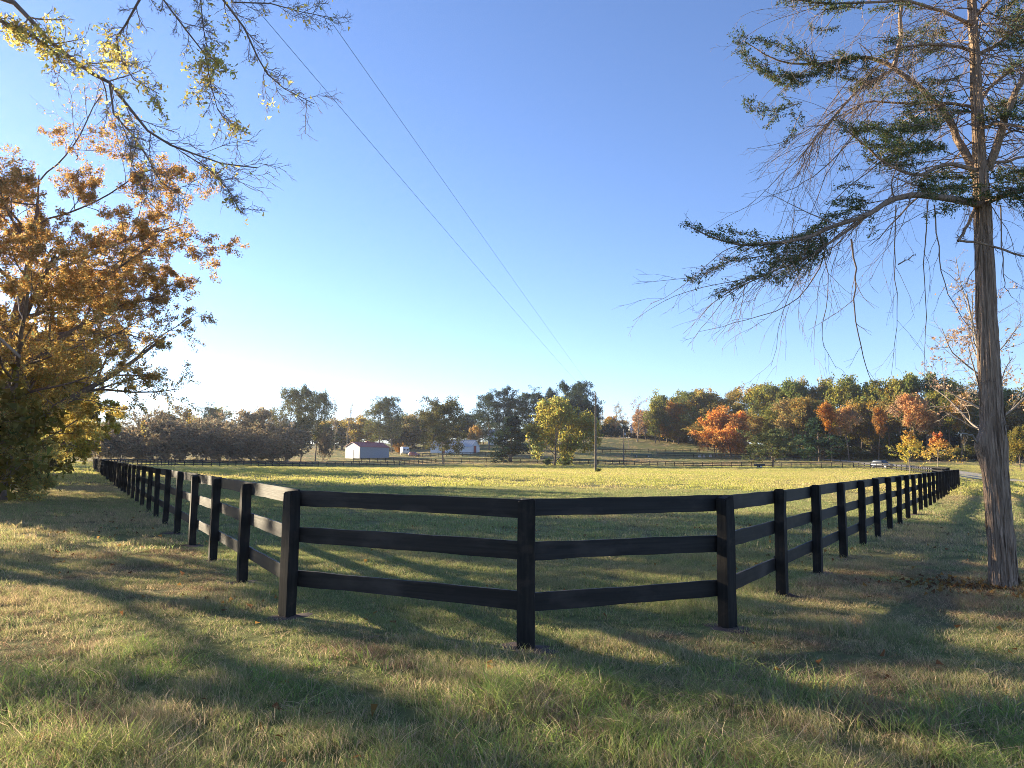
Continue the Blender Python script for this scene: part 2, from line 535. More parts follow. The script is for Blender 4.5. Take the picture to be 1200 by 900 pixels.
# ------------------------------------------------------------------ board fences
def make_post_mesh(seed, w=0.152, d=0.118, h=1.3):
    r = np.random.RandomState(seed)
    bm = bmesh.new()
    rings = []
    lean = r.normal(size=2) * 0.012
    for k, z in enumerate((-0.35, 0.0, 0.35, 0.75, 1.05, h)):
        s = 1 + r.normal() * 0.012
        dz = 0.02 * r.normal() if k == 5 else 0
        c = lean * z + r.normal(size=2) * 0.002
        rings.append([bm.verts.new((c[0] + sx * w / 2 * s, c[1] + sy * d / 2 * s, z + (dz * sx * 0.6 if k == 5 else 0))) for sx, sy in ((-1, -1), (1, -1), (1, 1), (-1, 1))])
    for a, b in zip(rings[:-1], rings[1:]):
        for i in range(4): bm.faces.new((a[i], a[(i + 1) % 4], b[(i + 1) % 4], b[i]))
    bm.faces.new(rings[-1])
    ed = [e for e in bm.edges if not (abs(e.verts[0].co.z - e.verts[1].co.z) < 0.06 and e.verts[0].co.z < 1.2)]
    bmesh.ops.bevel(bm, geom=ed, offset=0.013, segments=2, affect='EDGES')
    bmesh.ops.recalc_face_normals(bm, faces=bm.faces[:])
    me = bpy.data.meshes.new('post'); bm.to_mesh(me); bm.free(); me.materials.append(M_POST)
    return me

def make_rail_mesh(seed, h=0.158, t=0.026):
    r = np.random.RandomState(seed)
    bm = bmesh.new()
    n = 8
    ph = r.rand() * 6.28; a = r.normal() * 0.006; b = r.normal() * 0.004
    rings = []
    for i in range(n + 1):
        x = i / n
        o = a * math.sin(x * math.pi) ; q = b * math.sin(x * 6 + ph)
        hh = h / 2 + 0.002 * r.normal()
        rings.append([bm.verts.new((x, y + q, z + o)) for y, z in ((-t / 2, -hh), (t / 2, -hh), (t / 2, hh), (-t / 2, hh))])
    for p, q in zip(rings[:-1], rings[1:]):
        for i in range(4): bm.faces.new((p[i], p[(i + 1) % 4], q[(i + 1) % 4], q[i]))
    bm.faces.new(rings[0]); bm.faces.new(rings[-1])
    ed = [e for e in bm.edges if abs(e.verts[0].co.x - e.verts[1].co.x) > 0.01]
    bmesh.ops.bevel(bm, geom=ed, offset=0.003, segments=1, affect='EDGES')
    bmesh.ops.recalc_face_normals(bm, faces=bm.faces[:])
    me = bpy.data.meshes.new('rail'); bm.to_mesh(me); bm.free(); me.materials.append(M_BLACK)
    return me
POSTS = [make_post_mesh(s) for s in range(9)]
RAILS = [make_rail_mesh(s) for s in range(7)]
ALL_POSTS = []

def runs(corners, step):
    """posts along a polyline"""
    out = []
    for a, b in zip(corners[:-1], corners[1:]):
        a = np.array(a[:2]); b = np.array(b[:2])
        n = max(1, round(np.linalg.norm(b - a) / step))
        for i in range(n): out.append(a + (b - a) * i / n)
    out.append(np.array(corners[-1][:2]))
    return out

def fence(label, pts, group=None, side=1, rail_z=(1.222, 0.832, 0.392), scale=1.0, gaps=(), seed=1, jitter=1.0):
    r = np.random.RandomState(seed)
    root = empty('board_fence', (pts[0][0], pts[0][1], zf(*pts[0])))
    tag(root, label, 'fence', group)
    o0 = np.array(root.location)
    n = len(pts)
    zz = zf_arr([p[0] for p in pts], [p[1] for p in pts])
    for i, p in enumerate(pts):
        a = pts[max(i - 1, 0)]; b = pts[min(i + 1, n - 1)]
        t = (b - a) / np.linalg.norm(b - a)
        o = obj('post', POSTS[r.randint(len(POSTS))], root, (p[0] - o0[0], p[1] - o0[1], zz[i] - o0[2] + r.normal() * 0.008 * jitter))
        o.rotation_euler = (0, r.normal() * 0.006 * jitter, math.atan2(t[1], t[0]) + r.choice([0, math.pi]))
        o.scale = (scale, scale, scale)
        ALL_POSTS.append(p)
        if i < n - 1 and i not in gaps:
            q = pts[i + 1]
            dv = np.array([q[0] - p[0], q[1] - p[1], zz[i + 1] - zz[i]])
            L = np.linalg.norm(dv); u = dv / L
            nrm = np.array([-u[1], u[0], 0]) * side
            for z in rail_z:
                e = L + 0.03
                s0 = np.array([p[0], p[1], zz[i]]) + nrm * (0.074 + 0.002 * (i % 2)) - u * 0.015 + np.array([0, 0, z * scale + r.normal() * 0.006 * jitter])
                k = obj('rail', RAILS[r.randint(len(RAILS))], root, tuple(s0 - o0))
                k.scale = (e, 1, scale)
                k.rotation_euler = (0, -math.asin(u[2]) + r.normal() * 0.0022 * jitter, math.atan2(u[1], u[0]))
    return root

L0 = G(336, 724); R0 = G(853, 737); C0 = G(616, 762)
dl = np.array([-509 / F_PX, 1.0]); dl /= np.linalg.norm(dl)
dr = np.array([567 / F_PX, 1.0]); dr /= np.linalg.norm(dr)
left_run = [L0[:2] + dl * 2.46 * i for i in range(40)]
right_run = [R0[:2] + dr * 2.28 * i for i in range(25)]
near = left_run[::-1] + [C0[:2]] + right_run
fence('near black three-rail board fence with its cut-off corner, running past the oaks and the cedar', near, side=1, seed=4)
EL, ER = left_run[-1], right_run[-1]
# back of the field
fence('distant black fence on the left below the grey thicket, ending at the gateway', runs([EL, GP(150, 118), GP(205, 146), GP(335, 178), GP(373, 188)], 2.44)[1:], 'fences behind the field', side=-1, seed=11)
fence('distant black fence with close-set posts in front of the red-roofed shed', runs([GP(383, 190), GP(430, 198), GP(462, 204), GP(485, 212), GP(510, 222)], 2.44), 'fences behind the field', side=-1, seed=12)
fence('second low fence line directly in front of the red-roofed shed', runs([GP(414, 222), GP(470, 226)], 2.44), 'fences behind the field', side=-1, seed=13)
fence('long distant fence under the round pine and the yellow maple', runs([GP(511, 222), GP(560, 228), GP(640, 225), GP(700, 218)], 2.44), 'fences behind the field', side=-1, seed=14)
fence('long distant fence behind the sunlit strip, from the utility pole to the spreading cedar', runs([GP(701, 218), GP(780, 202), GP(905, 188), GP(1000, 172)], 2.44), 'fences behind the field', side=-1, seed=15)
fence('pale sunlit fence line curving beside the gravel drive', runs([ER + np.array([0.3, 2.2]), GP(1112, 82), GP(1092, 118), GP(1062, 147), GP(1034, 158), GP(1000, 171)], 2.44), 'fences behind the field', side=1, seed=16)
fence('upper paddock fence across the foot of the bare hill', runs([GP(688, 283), GP(760, 285), GP(850, 280), GP(880, 270)], 3.0), 'fences on the hill', side=-1, seed=17, rail_z=(1.22, 0.6))
fence('lower paddock fence in shade between the hill and the field', runs([GP(770, 262), GP(880, 250), GP(985, 225)], 3.0), 'fences on the hill', side=-1, seed=18, rail_z=(1.22, 0.6))
fence('paddock fence in front of the long white barn', runs([GP(495, 258), GP(560, 262), GP(620, 262)], 2.6), 'fences on the hill', side=-1, seed=19, rail_z=(1.22, 0.6))

# ------------------------------------------------------------------ grass (instanced tufts with real blades)
lib = bpy.data.collections.new('grass_library')       # not linked to the scene
def tuft_mesh(name, n, spread, h, wdt, seed, greens, lean=0.5, straw=0.2, segs=2, mat=None):
    r = np.random.RandomState(seed)
    base = np.zeros((n, 3)); base[:, :2] = (r.rand(n, 2) - 0.5) * 2 * spread
    ang = r.rand(n) * 6.283
    hh = h * (0.45 + 0.75 * r.rand(n))
    ln = lean * (0.25 + r.rand(n)) * hh
    dirv = np.stack([np.cos(ang), np.sin(ang), np.zeros(n)], 1)
    side = np.stack([-np.sin(ang), np.cos(ang), np.zeros(n)], 1)
    tw = r.rand(n) * 6.283
    side = side * np.cos(tw)[:, None] + dirv * np.sin(tw)[:, None]
    rows = []
    for k in range(segs + 1):
        t = k / segs
        c = base + dirv * (ln * t ** 2)[:, None]
        c[:, 2] = hh * (t - 0.18 * t * t) - 0.01
        ww = wdt * (1 - 0.85 * t ** 1.5) * (0.7 + 0.6 * r.rand(n)) * 0.5
        rows.append((c - side * ww[:, None], c + side * ww[:, None]))
    V = np.stack([v for pr in rows for v in pr], 1)     # n, 2(segs+1), 3
    m = 2 * (segs + 1)
    q = np.array([[2 * k, 2 * k + 1, 2 * k + 3, 2 * k + 2] for k in range(segs)])
    Q = (np.arange(n)[:, None, None] * m + q[None]).reshape(-1, 4)
    g = np.array(greens); c = g[r.randint(len(g), size=n)] * (0.7 + 0.6 * r.rand(n, 1))
    dry = np.array([0.56, 0.44, 0.27]) * (0.45 + 0.8 * r.rand(n, 1))
    isd = r.rand(n) < straw
    c[isd] = dry[isd]
    o = bpy.data.objects.new(name, mesh_q(name, V.reshape(-1, 3), Q, mat or M_GRASS, np.repeat(c, segs, 0)))
    return o

GREENS = [(0.25, 0.30, 0.10), (0.29, 0.325, 0.11), (0.36, 0.36, 0.135), (0.215, 0.28, 0.105)]
def inside_field(xy):
    def left_of(a, b): return (b[0] - a[0]) * (xy[:, 1] - a[1]) - (b[1] - a[1]) * (xy[:, 0] - a[0]) > 0
    return left_of(EL, L0) & left_of(L0, C0) & left_of(C0, R0) & left_of(R0, ER)
def scatter(name, label, pts, rot, scl, idx, sources):
    col = bpy.data.collections.new(name + '_sources')
    for s in sources: col.objects.link(s)
    me = bpy.data.meshes.new(name)
    me.vertices.add(len(pts)); me.vertices.foreach_set('co', np.asarray(pts, np.float32).ravel())
    a = me.attributes.new('rot', 'FLOAT_VECTOR', 'POINT'); a.data.foreach_set('vector', np.asarray(rot, np.float32).ravel())
    a = me.attributes.new('scl', 'FLOAT_VECTOR', 'POINT'); a.data.foreach_set('vector', np.asarray(scl, np.float32).ravel())
    a = me.attributes.new('idx', 'INT', 'POINT'); a.data.foreach_set('value', np.asarray(idx, np.int32))
    o = obj(name, me)
    tag(o, label, None, None, 'stuff')
    ng = bpy.data.node_groups.new(name, 'GeometryNodeTree')
    ng.interface.new_socket('Geometry', in_out='INPUT', socket_type='NodeSocketGeometry')
    ng.interface.new_socket('Geometry', in_out='OUTPUT', socket_type='NodeSocketGeometry')
    gi = ng.nodes.new('NodeGroupInput'); go = ng.nodes.new('NodeGroupOutput')
    ci = ng.nodes.new('GeometryNodeCollectionInfo'); ci.inputs['Collection'].default_value = col
    ci.inputs['Separate Children'].default_value = True; ci.inputs['Reset Children'].default_value = True
    ip = ng.nodes.new('GeometryNodeInstanceOnPoints'); ip.inputs['Pick Instance'].default_value = True
    def na(nm, dt):
        n = ng.nodes.new('GeometryNodeInputNamedAttribute'); n.data_type = dt; n.inputs['Name'].default_value = nm
        return n.outputs['Attribute']
    e2r = ng.nodes.new('FunctionNodeEulerToRotation')
    L = ng.links.new
    L(gi.outputs[0], ip.inputs['Points']); L(ci.outputs[0], ip.inputs['Instance'])
    L(na('rot', 'FLOAT_VECTOR'), e2r.inputs[0]); L(e2r.outputs[0], ip.inputs['Rotation'])
    L(na('scl', 'FLOAT_VECTOR'), ip.inputs['Scale']); L(na('idx', 'INT'), ip.inputs['Instance Index'])
    L(ip.outputs[0], go.inputs[0])
    md = o.modifiers.new('scatter', 'NODES'); md.node_group = ng
    return o

def wedge_points(r0, r1, dens, half=R(40), seed=0):
    r = np.random.RandomState(seed)
    area = half * (r1 ** 2 - r0 ** 2)
    n = int(area * dens)
    rad = np.sqrt(r0 ** 2 + (r1 ** 2 - r0 ** 2) * r.rand(n)); a = (r.rand(n) * 2 - 1) * half
    return np.stack([rad * np.sin(a), rad * np.cos(a)], 1), r

posts_arr = np.array(ALL_POSTS)
def road_mask(xy, m=2.4):
    keep = np.ones(len(xy), bool)
    for q in road_pts[::3]:
        keep &= np.hypot(xy[:, 0] - q[0], xy[:, 1] - q[1]) > m
    return keep

def do_grass(name, label, r0, r1, dens, sources, hs, seed, half=R(40), mask=None, sxy=1.0, brown=0):
    xy, r = wedge_points(r0, r1, dens, half, seed)
    n1 = vnoise(xy[:, 0], xy[:, 1], 1.1, 21); n2 = vnoise(xy[:, 0], xy[:, 1], 0.35, 22); n3 = vnoise(xy[:, 0], xy[:, 1], 4.0, 23)
    keep = r.rand(len(xy)) < 0.30 + 0.9 * (0.5 * n1 + 0.5 * n2)
    if r0 < 30:
        near_p = posts_arr[np.hypot(posts_arr[:, 0], posts_arr[:, 1]) < 45]
        dp = np.min(np.hypot(xy[:, None, 0] - near_p[None, :, 0], xy[:, None, 1] - near_p[None, :, 1]), axis=1)
        keep &= r.rand(len(xy)) < np.clip((dp - 0.10) / 0.32, 0.16, 1)
    if r1 > 60: keep &= road_mask(xy)
    if mask is not None: keep &= mask(xy, r)
    xy = xy[keep]; n1 = n1[keep]; n2 = n2[keep]; n3 = n3[keep]
    z = zf_arr(xy[:, 0], xy[:, 1])
    near_ = np.clip(1 - np.hypot(xy[:, 0], xy[:, 1]) / 160, 0, 1)
    z = z + near_ * (vnoise(xy[:, 0], xy[:, 1], 5.0, 3) - 0.5) * 0.05
    n = len(xy)
    rot = np.stack([r.normal(size=n) * 0.12, r.normal(size=n) * 0.12, r.rand(n) * 6.283], 1)
    h = hs(xy, n1, n2, n3) * (0.8 + 0.4 * r.rand(n))
    if r1 > 60:
        dr_ = np.full(n, 99.0)
        for q in road_pts[::3]: dr_ = np.minimum(dr_, np.hypot(xy[:, 0] - q[0], xy[:, 1] - q[1]))
        h = h * np.clip(dr_ / 14, 0.12, 1)
    s = (0.85 + 0.3 * r.rand(n)) * sxy
    scl = np.stack([s, s, h], 1)
    idx = r.randint(len(sources) - brown, size=n)
    if brown:
        bn = vnoise(xy[:, 0], xy[:, 1], 1.3, 61) * 0.6 + vnoise(xy[:, 0], xy[:, 1], 0.4, 62) * 0.4 + 0.018 * np.clip(xy[:, 0] + 1, -2, 6)
        isb = r.rand(n) < np.clip((bn - 0.50) * 7, 0, 0.85)
        idx[isb] = len(sources) - brown + r.randint(brown, size=isb.sum())
        scl[isb, 2] *= 0.8
    return scatter(name, label, np.column_stack([xy, z]), rot, scl, idx, sources), n

def build_grass():
    # lawn close to the camera
    src = [tuft_mesh('tuft_short', 46, 0.10, 0.075, 0.0050, 30 + i, GREENS, 0.9, 0.25 + 0.14 * (i % 3)) for i in range(6)]
    src += [tuft_mesh('tuft_z_dead', 40, 0.10, 0.07, 0.0050, 240 + i, [(0.30, 0.20, 0.125), (0.36, 0.25, 0.15), (0.25, 0.15, 0.095), (0.26, 0.26, 0.12)], 1.1, 0.2) for i in range(3)]
    def h1(xy, a, b, c):
        d = np.hypot(xy[:, 0], xy[:, 1])
        return 0.5 + 1.0 * a * b * 2 + 0.6 * np.clip((6.5 - d) / 3, 0, 1)
    out = lambda xy, r: ~inside_field(xy)
    ins = lambda xy, r: inside_field(xy)
    print('grass near', do_grass('short_grass', 'short patchy dry autumn grass outside the near fence corner', 2.4, 15, 135, src, h1, 1, mask=out, brown=3)[1])
    src = [tuft_mesh('tuft_field', 46, 0.10, 0.075, 0.0050, 40 + i, GREENS, 0.8, 0.14 + 0.1 * (i % 3), mat=M_GRASS_FIELD) for i in range(6)]
    print('grass near in', do_grass('paddock_grass', 'short green grass just inside the near fence corner', 6.4, 15, 135, src, h1, 11, mask=ins)[1])
    # long unmown blades right in front
    src = [tuft_mesh('tuft_long', 26, 0.10, 0.20, 0.0065, 50 + i, [(0.25, 0.35, 0.08), (0.30, 0.38, 0.09), (0.20, 0.29, 0.08)], 1.1, 0.10 + 0.2 * (i % 2), 4) for i in range(6)]
    def mk(xy, r):
        d = np.hypot(xy[:, 0], xy[:, 1])
        k = np.clip((7.4 - d - 0.15 * np.clip(xy[:, 0] + 1.5, 0, 9)) / 2.4, 0.03, 1)
        return r.rand(len(xy)) < k * np.clip(vnoise(xy[:, 0], xy[:, 1], 0.7, 31) * 2.4 - 0.6, 0.04, 1)
    print('grass long', do_grass('long_grass', 'long unmown blades of grass in the foreground', 2.2, 8.4, 110, src, lambda xy, a, b, c: 0.35 + 0.85 * a, 2, mask=mk)[1])
    # middle distance
    src = [tuft_mesh('patch_mid', 150, 0.30, 0.085, 0.010, 70 + i, [tuple(1.1 * v for v in g) for g in GREENS], 0.8, 0.25 + 0.1 * (i % 3)) for i in range(5)]
    print('grass mid', do_grass('verge_grass', 'mown dry grass strip outside the fence', 15, 46, 9, src, lambda xy, a, b, c: 0.7 + 0.6 * a, 3, mask=out)[1])
    src = [tuft_mesh('patch_mid_in', 150, 0.30, 0.085, 0.010, 80 + i, [tuple(1.1 * v for v in g) for g in GREENS], 0.7, 0.14, mat=M_GRASS_FIELD) for i in range(5)]
    print('grass mid in', do_grass('meadow_grass', 'green meadow grass inside the fence', 15, 46, 9, src, lambda xy, a, b, c: 0.7 + 0.6 * a, 13, mask=ins)[1])
    # far field
    src = [tuft_mesh('patch_far', 170, 0.95, 0.12, 0.035, 90 + i, [(0.45, 0.45, 0.105), (0.53, 0.49, 0.125), (0.42, 0.43, 0.11)], 0.4, 0.10, 1, mat=M_GRASS_FIELD) for i in range(5)]
    far_h = lambda xy, a, b, c: 0.8 + 0.5 * c
    lim = lambda xy: np.hypot(xy[:, 0], xy[:, 1]) < 206 + 6 * vnoise(xy[:, 0], xy[:, 1], 9.0, 71)
    print('grass far', do_grass('field_grass', 'open sunlit grass of the wide field', 46, 212, 0.85, src, far_h, 4, half=R(38), mask=lambda xy, r: lim(xy))[1])
    src = [tuft_mesh('patch_hill', 170, 0.95, 0.12, 0.035, 190 + i, [(0.30, 0.29, 0.11), (0.36, 0.31, 0.14), (0.27, 0.27, 0.10)], 0.6, 0.45, 1) for i in range(4)]
    print('grass hill', do_grass('paddock_rough_grass', 'dry tan grass of the paddocks and the bare hill behind the field', 204, 350, 0.22, src, far_h, 5, half=R(38), mask=lambda xy, r: ~lim(xy))[1])
build_grass()

def bare_soil():
    r = np.random.RandomState(31)
    V, Q, off = [], [], 0
    m, dk = paint('bare_soil', (0.10, 0.062, 0.045), 0.95, 0.5, 9.0), None
    for p in ALL_POSTS:
        if np.hypot(*p) > 32: continue
        n = 16; R_ = 0.20 + 0.14 * r.rand()
        ph = np.arange(n) / n * 6.283
        k = 1 + 0.3 * np.cos(2 * ph + r.rand() * 6) + 0.18 * r.normal(size=n)
        g = (vnoise(np.array([p[0]]), np.array([p[1]]), 5.0, 3)[0] - 0.5) * 0.05 * (1 - np.hypot(*p) / 160)
        for f, z in ((1.0, -0.01), (0.7, 0.006), (0.35, 0.012), (0.02, 0.012)):
            for a, kk in zip(ph, k): V.append((p[0] + math.cos(a) * R_ * kk * f, p[1] + math.sin(a) * R_ * kk * f * 0.8, g + z + 0.006 * r.normal()))
        for ring in range(3):
            for i in range(n): Q.append((off + ring * n + i, off + ring * n + (i + 1) % n, off + (ring + 1) * n + (i + 1) % n, off + (ring + 1) * n + i))
        off += 4 * n
    tag(obj('bare_soil', mesh_q('bare_soil', V, Q, m, smooth=True)), 'bare brown soil around the feet of the near fence posts', None, None, 'stuff')
bare_soil()

# weeds along the wood edge on the left and fallen leaves
def litter():
    r = np.random.RandomState(17)
    src = []
    for i, c in enumerate([(0.20, 0.10, 0.045), (0.14, 0.075, 0.04), (0.28, 0.16, 0.05)]):
        V, Q = leaf_arrays(np.array([[0, 0, 0.012]]), 0.035, np.random.RandomState(i + 3), 0.6, np.array([[1.0, 0, 0.1]]), 0.7)
        o = bpy.data.objects.new('fallen_leaf_%d' % i, mesh_q('fallen_leaf', V, Q, M_LEAF, np.array([c]))); src.append(o)
    xy, r = wedge_points(3, 26, 9.0, R(40), 44)
    k = vnoise(xy[:, 0], xy[:, 1], 1.2, 45)
    cd = np.hypot(xy[:, 0] - CEDAR[0], xy[:, 1] - CEDAR[1])
    keep = (r.rand(len(xy)) < np.clip(k * 1.6 - 0.75, 0.02, 1)) 
    xy = xy[keep]
    ex = np.array(CEDAR[:2]) + np.stack([r.normal(size=500) * 0.55 - 0.35, r.normal(size=500) * 0.4 - 0.1], 1)
    xy = np.vstack([xy, ex])
    n = len(xy)
    scatter('fallen_leaves', 'fallen brown leaves scattered on the grass', np.column_stack([xy, zf_arr(xy[:, 0], xy[:, 1]) + 0.03 + 0.03 * r.rand(n)]),
            np.stack([r.normal(size=n) * 0.5, r.normal(size=n) * 0.5, r.rand(n) * 6.28], 1), np.repeat((0.7 + 0.6 * r.rand(n))[:, None], 3, 1), r.randint(3, size=n), src)
CEDAR = G(1176, 690)
litter()
def weeds():
    src = [tuft_mesh('weed_tuft', 40, 0.22, 0.55, 0.012, 120 + i, [(0.14, 0.17, 0.05), (0.11, 0.14, 0.045), (0.2, 0.19, 0.07)], 0.6, 0.35, 3) for i in range(4)]
    r = np.random.RandomState(8)
    n = 2600
    d = 6 + 80 * r.rand(n) ** 1.4
    off = np.abs(r.normal(size=n)) * 2.2
    x = -3.4 - 0.565 * d - off
    scatter('wood_edge_weeds', 'tall weeds along the edge of the wood on the left', np.column_stack([x, d, zf_arr(x, d)]),
            np.stack([np.zeros(n), np.zeros(n), r.rand(n) * 6.28], 1), np.stack([np.ones(n), np.ones(n), 0.4 + 1.0 * r.rand(n) * np.clip(off, 0.25, 1)], 1), r.randint(4, size=n), src)
weeds()

# ------------------------------------------------------------------ trees: library meshes for the distance
def tube_mesh(name, levels, mat):
    """levels: list of (polys, sides)"""
    V, Q = merge([tube_arrays(p, k) for p, k in levels if p])
    return mesh_q(name, V, Q, mat, smooth=True)

def var_cols(r, n, base=(1, 1, 1), dv=0.35, hue=0.12):
    c = np.ones((n, 3)) * np.array(base)
    c *= (1 - dv + 2 * dv * r.rand(n, 1))
    h = r.normal(size=(n, 1)) * hue
    return np.clip(c * np.concatenate([1 + h, 1 - 0.3 * h, 1 - h], 1), 0.01, 4)

def lib_decid(seed, H=15.0, wide=1.0, n_leaf=8500, clear=0.14, size=0.25, up=0.04):
    r = np.random.RandomState(seed)
    tr = wander(r, (0, 0, -0.3), (r.normal() * 0.05, r.normal() * 0.05, 1), H * 0.82, 9, 0.05, np.array([0, 0, 0.05]))
    trunk = [(tr, np.linspace(0.24, 0.05, 10))]
    l1 = spawn(r, trunk, 15, 0.40 * wide, 1.0, clear, 6, 0.10, (0, 0, up), 0.5, 0.02, 0.2, shape=lambda t: 0.55 + 0.9 * math.sin(math.pi * min(1, (t - clear) / (1 - clear) * 0.75 + 0.22)))
    l2 = spawn(r, l1, 6, 0.42, 0.8, 0.25, 4, 0.14, (0, 0, 0.04), 0.5, 0.012)
    l3 = spawn(r, l2, 3, 0.5, 0.7, 0.3, 3, 0.15, (0, 0, 0.02), 0.5, 0.008)
    tips = np.array([p[0][-1] for p in l3] + [p[0][-1] for p in l2] + [p[0][2] for p in l3])
    tips = tips[r.rand(len(tips)) < 0.85]
    c = tips[r.randint(len(tips), size=n_leaf)] + r.normal(size=(n_leaf, 3)) * (0.55, 0.55, 0.45)
    sz = size * (0.6 + 0.8 * r.rand(n_leaf))
    V, Q = leaf_arrays(c, sz, r, 0.7)
    clump = 0.75 + 0.5 * vnoise(c[:, 0] + c[:, 2] * 0.7, c[:, 1], 1.6, seed + 5)
    hv = (vnoise(c[:, 0] + 0.5 * c[:, 1], c[:, 2], 2.6, seed + 8) - 0.5 + 0.25 * (c[:, 2] / H - 0.5))[:, None]  # noise hue drift, plus warmer, lighter tops: sunlit crowns put into the leaf colour
    cols = var_cols(r, n_leaf, dv=0.42) * clump[:, None] * np.concatenate([1 + 0.45 * hv, 1 + 0.2 * hv, 1 - 0.4 * hv], 1)
    return tube_mesh('trunk', [(trunk, 7), (l1, 5), (l2, 4), (l3, 3)], M_BARK), mesh_q('crown', V, Q, M_LEAF, cols), H

def lib_pine(seed, H=18.0, n_leaf=10000, clear=0.3, spread=0.25, size=0.24, dense=1.5):
    r = np.random.RandomState(seed)
    tr = wander(r, (0, 0, -0.3), (r.normal() * 0.03, r.normal() * 0.03, 1), H * 0.97, 12, 0.025, np.array([0, 0, 0.03]))
    trunk = [(tr, np.linspace(0.25, 0.04, 13))]
    f = lambda t: 0.5 + 0.75 * math.sin(math.pi * min(1, max(0, (t - clear) / (1 - clear))) ** 0.7)
    l1 = spawn(r, trunk, int(30 * dense), spread, 1.25, clear, 5, 0.10, (0, 0, 0.07), 0.35, 0.018, 0.3, shape=f)
    l2 = spawn(r, l1, 5, 0.40, 0.8, 0.35, 3, 0.1, (0, 0, 0.10), 0.5, 0.008)
    tips = np.array([p[0][-1] for p in l2] + [p[0][-1] for p in l1] + [p[0][-2] for p in l2])
    c = tips[r.randint(len(tips), size=n_leaf)] + r.normal(size=(n_leaf, 3)) * (0.45, 0.45, 0.30)
    top = np.array(tr[-1]) + r.normal(size=(n_leaf // 14, 3)) * (0.5, 0.5, 0.5)
    c = np.vstack([c, top])
    V, Q = leaf_arrays(c, size * (0.6 + 0.8 * r.rand(len(c))), r, 0.4)
    clump = 0.75 + 0.5 * vnoise(c[:, 0], c[:, 2], 1.1, seed + 9)
    return tube_mesh('trunk', [(trunk, 7), (l1, 4), (l2, 3)], M_BARK), mesh_q('crown', V, Q, M_NEEDLE, var_cols(r, len(c)) * clump[:, None]), H

def lib_cedar(seed, H=10.0, w=0.32, n_leaf=6500, size=0.22, low=0.06, power=0.8):
    r = np.random.RandomState(seed)
    tr = wander(r, (0, 0, -0.3), (0, 0, 1), H * 0.96, 9, 0.02, np.array([0, 0, 0.03]))
    trunk = [(tr, np.linspace(0.22, 0.03, 10))]
    f = lambda t: max(0.12, 1.15 * (1 - t) ** power + 0.08)
    l1 = spawn(r, trunk, 46, w, 1.15, low, 5, 0.10, (0, 0, 0.03), 0.35, 0.015, 0.22, shape=f)
    l2 = spawn(r, l1, 5, 0.35, 0.8, 0.2, 3, 0.1, (0, 0, 0.04), 0.5, 0.008)
    tips = np.array([p[0][k] for p in l2 for k in (1, 2, 3)] + [p[0][-1] for p in l1])
    c = tips[r.randint(len(tips), size=n_leaf)] + r.normal(size=(n_leaf, 3)) * (0.22, 0.22, 0.16)
    V, Q = leaf_arrays(c, size * (0.6 + 0.8 * r.rand(len(c))), r, 0.45)
    clump = 0.7 + 0.6 * vnoise(c[:, 0], c[:, 2], 0.9, seed + 9)
    return tube_mesh('trunk', [(trunk, 7), (l1, 4), (l2, 3)], M_BARK), mesh_q('crown', V, Q, M_NEEDLE, var_cols(r, len(c)) * clump[:, None]), H

def lib_bare(seed, H=15.0, n_leaf=700, spread=0.42, ang=0.65, leaf=0.16, mat=None):
    r = np.random.RandomState(seed)
    tr = wander(r, (0, 0, -0.3), (r.normal() * 0.05, r.normal() * 0.05, 1), H * 0.85, 9, 0.05, np.array([0, 0, 0.05]))
    trunk = [(tr, np.linspace(0.2, 0.03, 10))]
    l1 = spawn(r, trunk, 16, spread, ang, 0.25, 6, 0.09, (0, 0, 0.06), 0.5, 0.02)
    l2 = spawn(r, l1, 7, 0.45, 0.7, 0.2, 4, 0.12, (0, 0, 0.05), 0.5, 0.014)
    l3 = spawn(r, l2, 6, 0.5, 0.7, 0.2, 3, 0.14, (0, 0, 0.03), 0.6, 0.011)
    tips = np.array([p[0][k] for p in l3 for k in (1, 2, 3)])
    c = tips[r.randint(len(tips), size=n_leaf)] + r.normal(size=(n_leaf, 3)) * 0.15
    V, Q = leaf_arrays(c, leaf * (0.6 + 0.8 * r.rand(n_leaf)), r, 0.6)
    return tube_mesh('trunk', [(trunk, 7), (l1, 5), (l2, 3), (l3, 3)], mat or M_BARK_PALE), mesh_q('crown', V, Q, M_LEAF, var_cols(r, n_leaf)), H

def lib_bush(seed, H=4.0, n_leaf=2600, size=0.16, w=0.6, leafmat=None):
    r = np.random.RandomState(seed)
    stems = []
    for i in range(9):
        a = r.rand() * 6.28
        stems.append((wander(r, (math.cos(a) * 0.3 * w, math.sin(a) * 0.3 * w, -0.15), (math.cos(a) * w * 0.8, math.sin(a) * w * 0.8, 1), H * (0.75 + 0.35 * r.rand()), 7, 0.12, np.array([0, 0, 0.04])), np.linspace(0.05, 0.012, 8)))
    l1 = spawn(r, stems, 11, 0.36, 0.8, 0.12, 4, 0.14, (0, 0, 0.04), 0.6, 0.008)
    l2 = spawn(r, l1, 4, 0.5, 0.7, 0.2, 3, 0.14, (0, 0, 0.02), 0.6, 0.006)
    tips = np.array([p[0][k] for p in l2 for k in (1, 2, 3)] + [p[0][-1] for p in l1])
    c = tips[r.randint(len(tips), size=n_leaf)] + r.normal(size=(n_leaf, 3)) * 0.14
    V, Q = leaf_arrays(c, size * (0.6 + 0.8 * r.rand(n_leaf)), r, 0.6)
    clump = 0.75 + 0.5 * vnoise(c[:, 0], c[:, 2], 0.9, seed + 2)
    return tube_mesh('stems', [(stems, 5), (l1, 3), (l2, 3)], M_TWIG), mesh_q('crown', V, Q, leafmat or M_LEAF, var_cols(r, n_leaf) * clump[:, None]), H

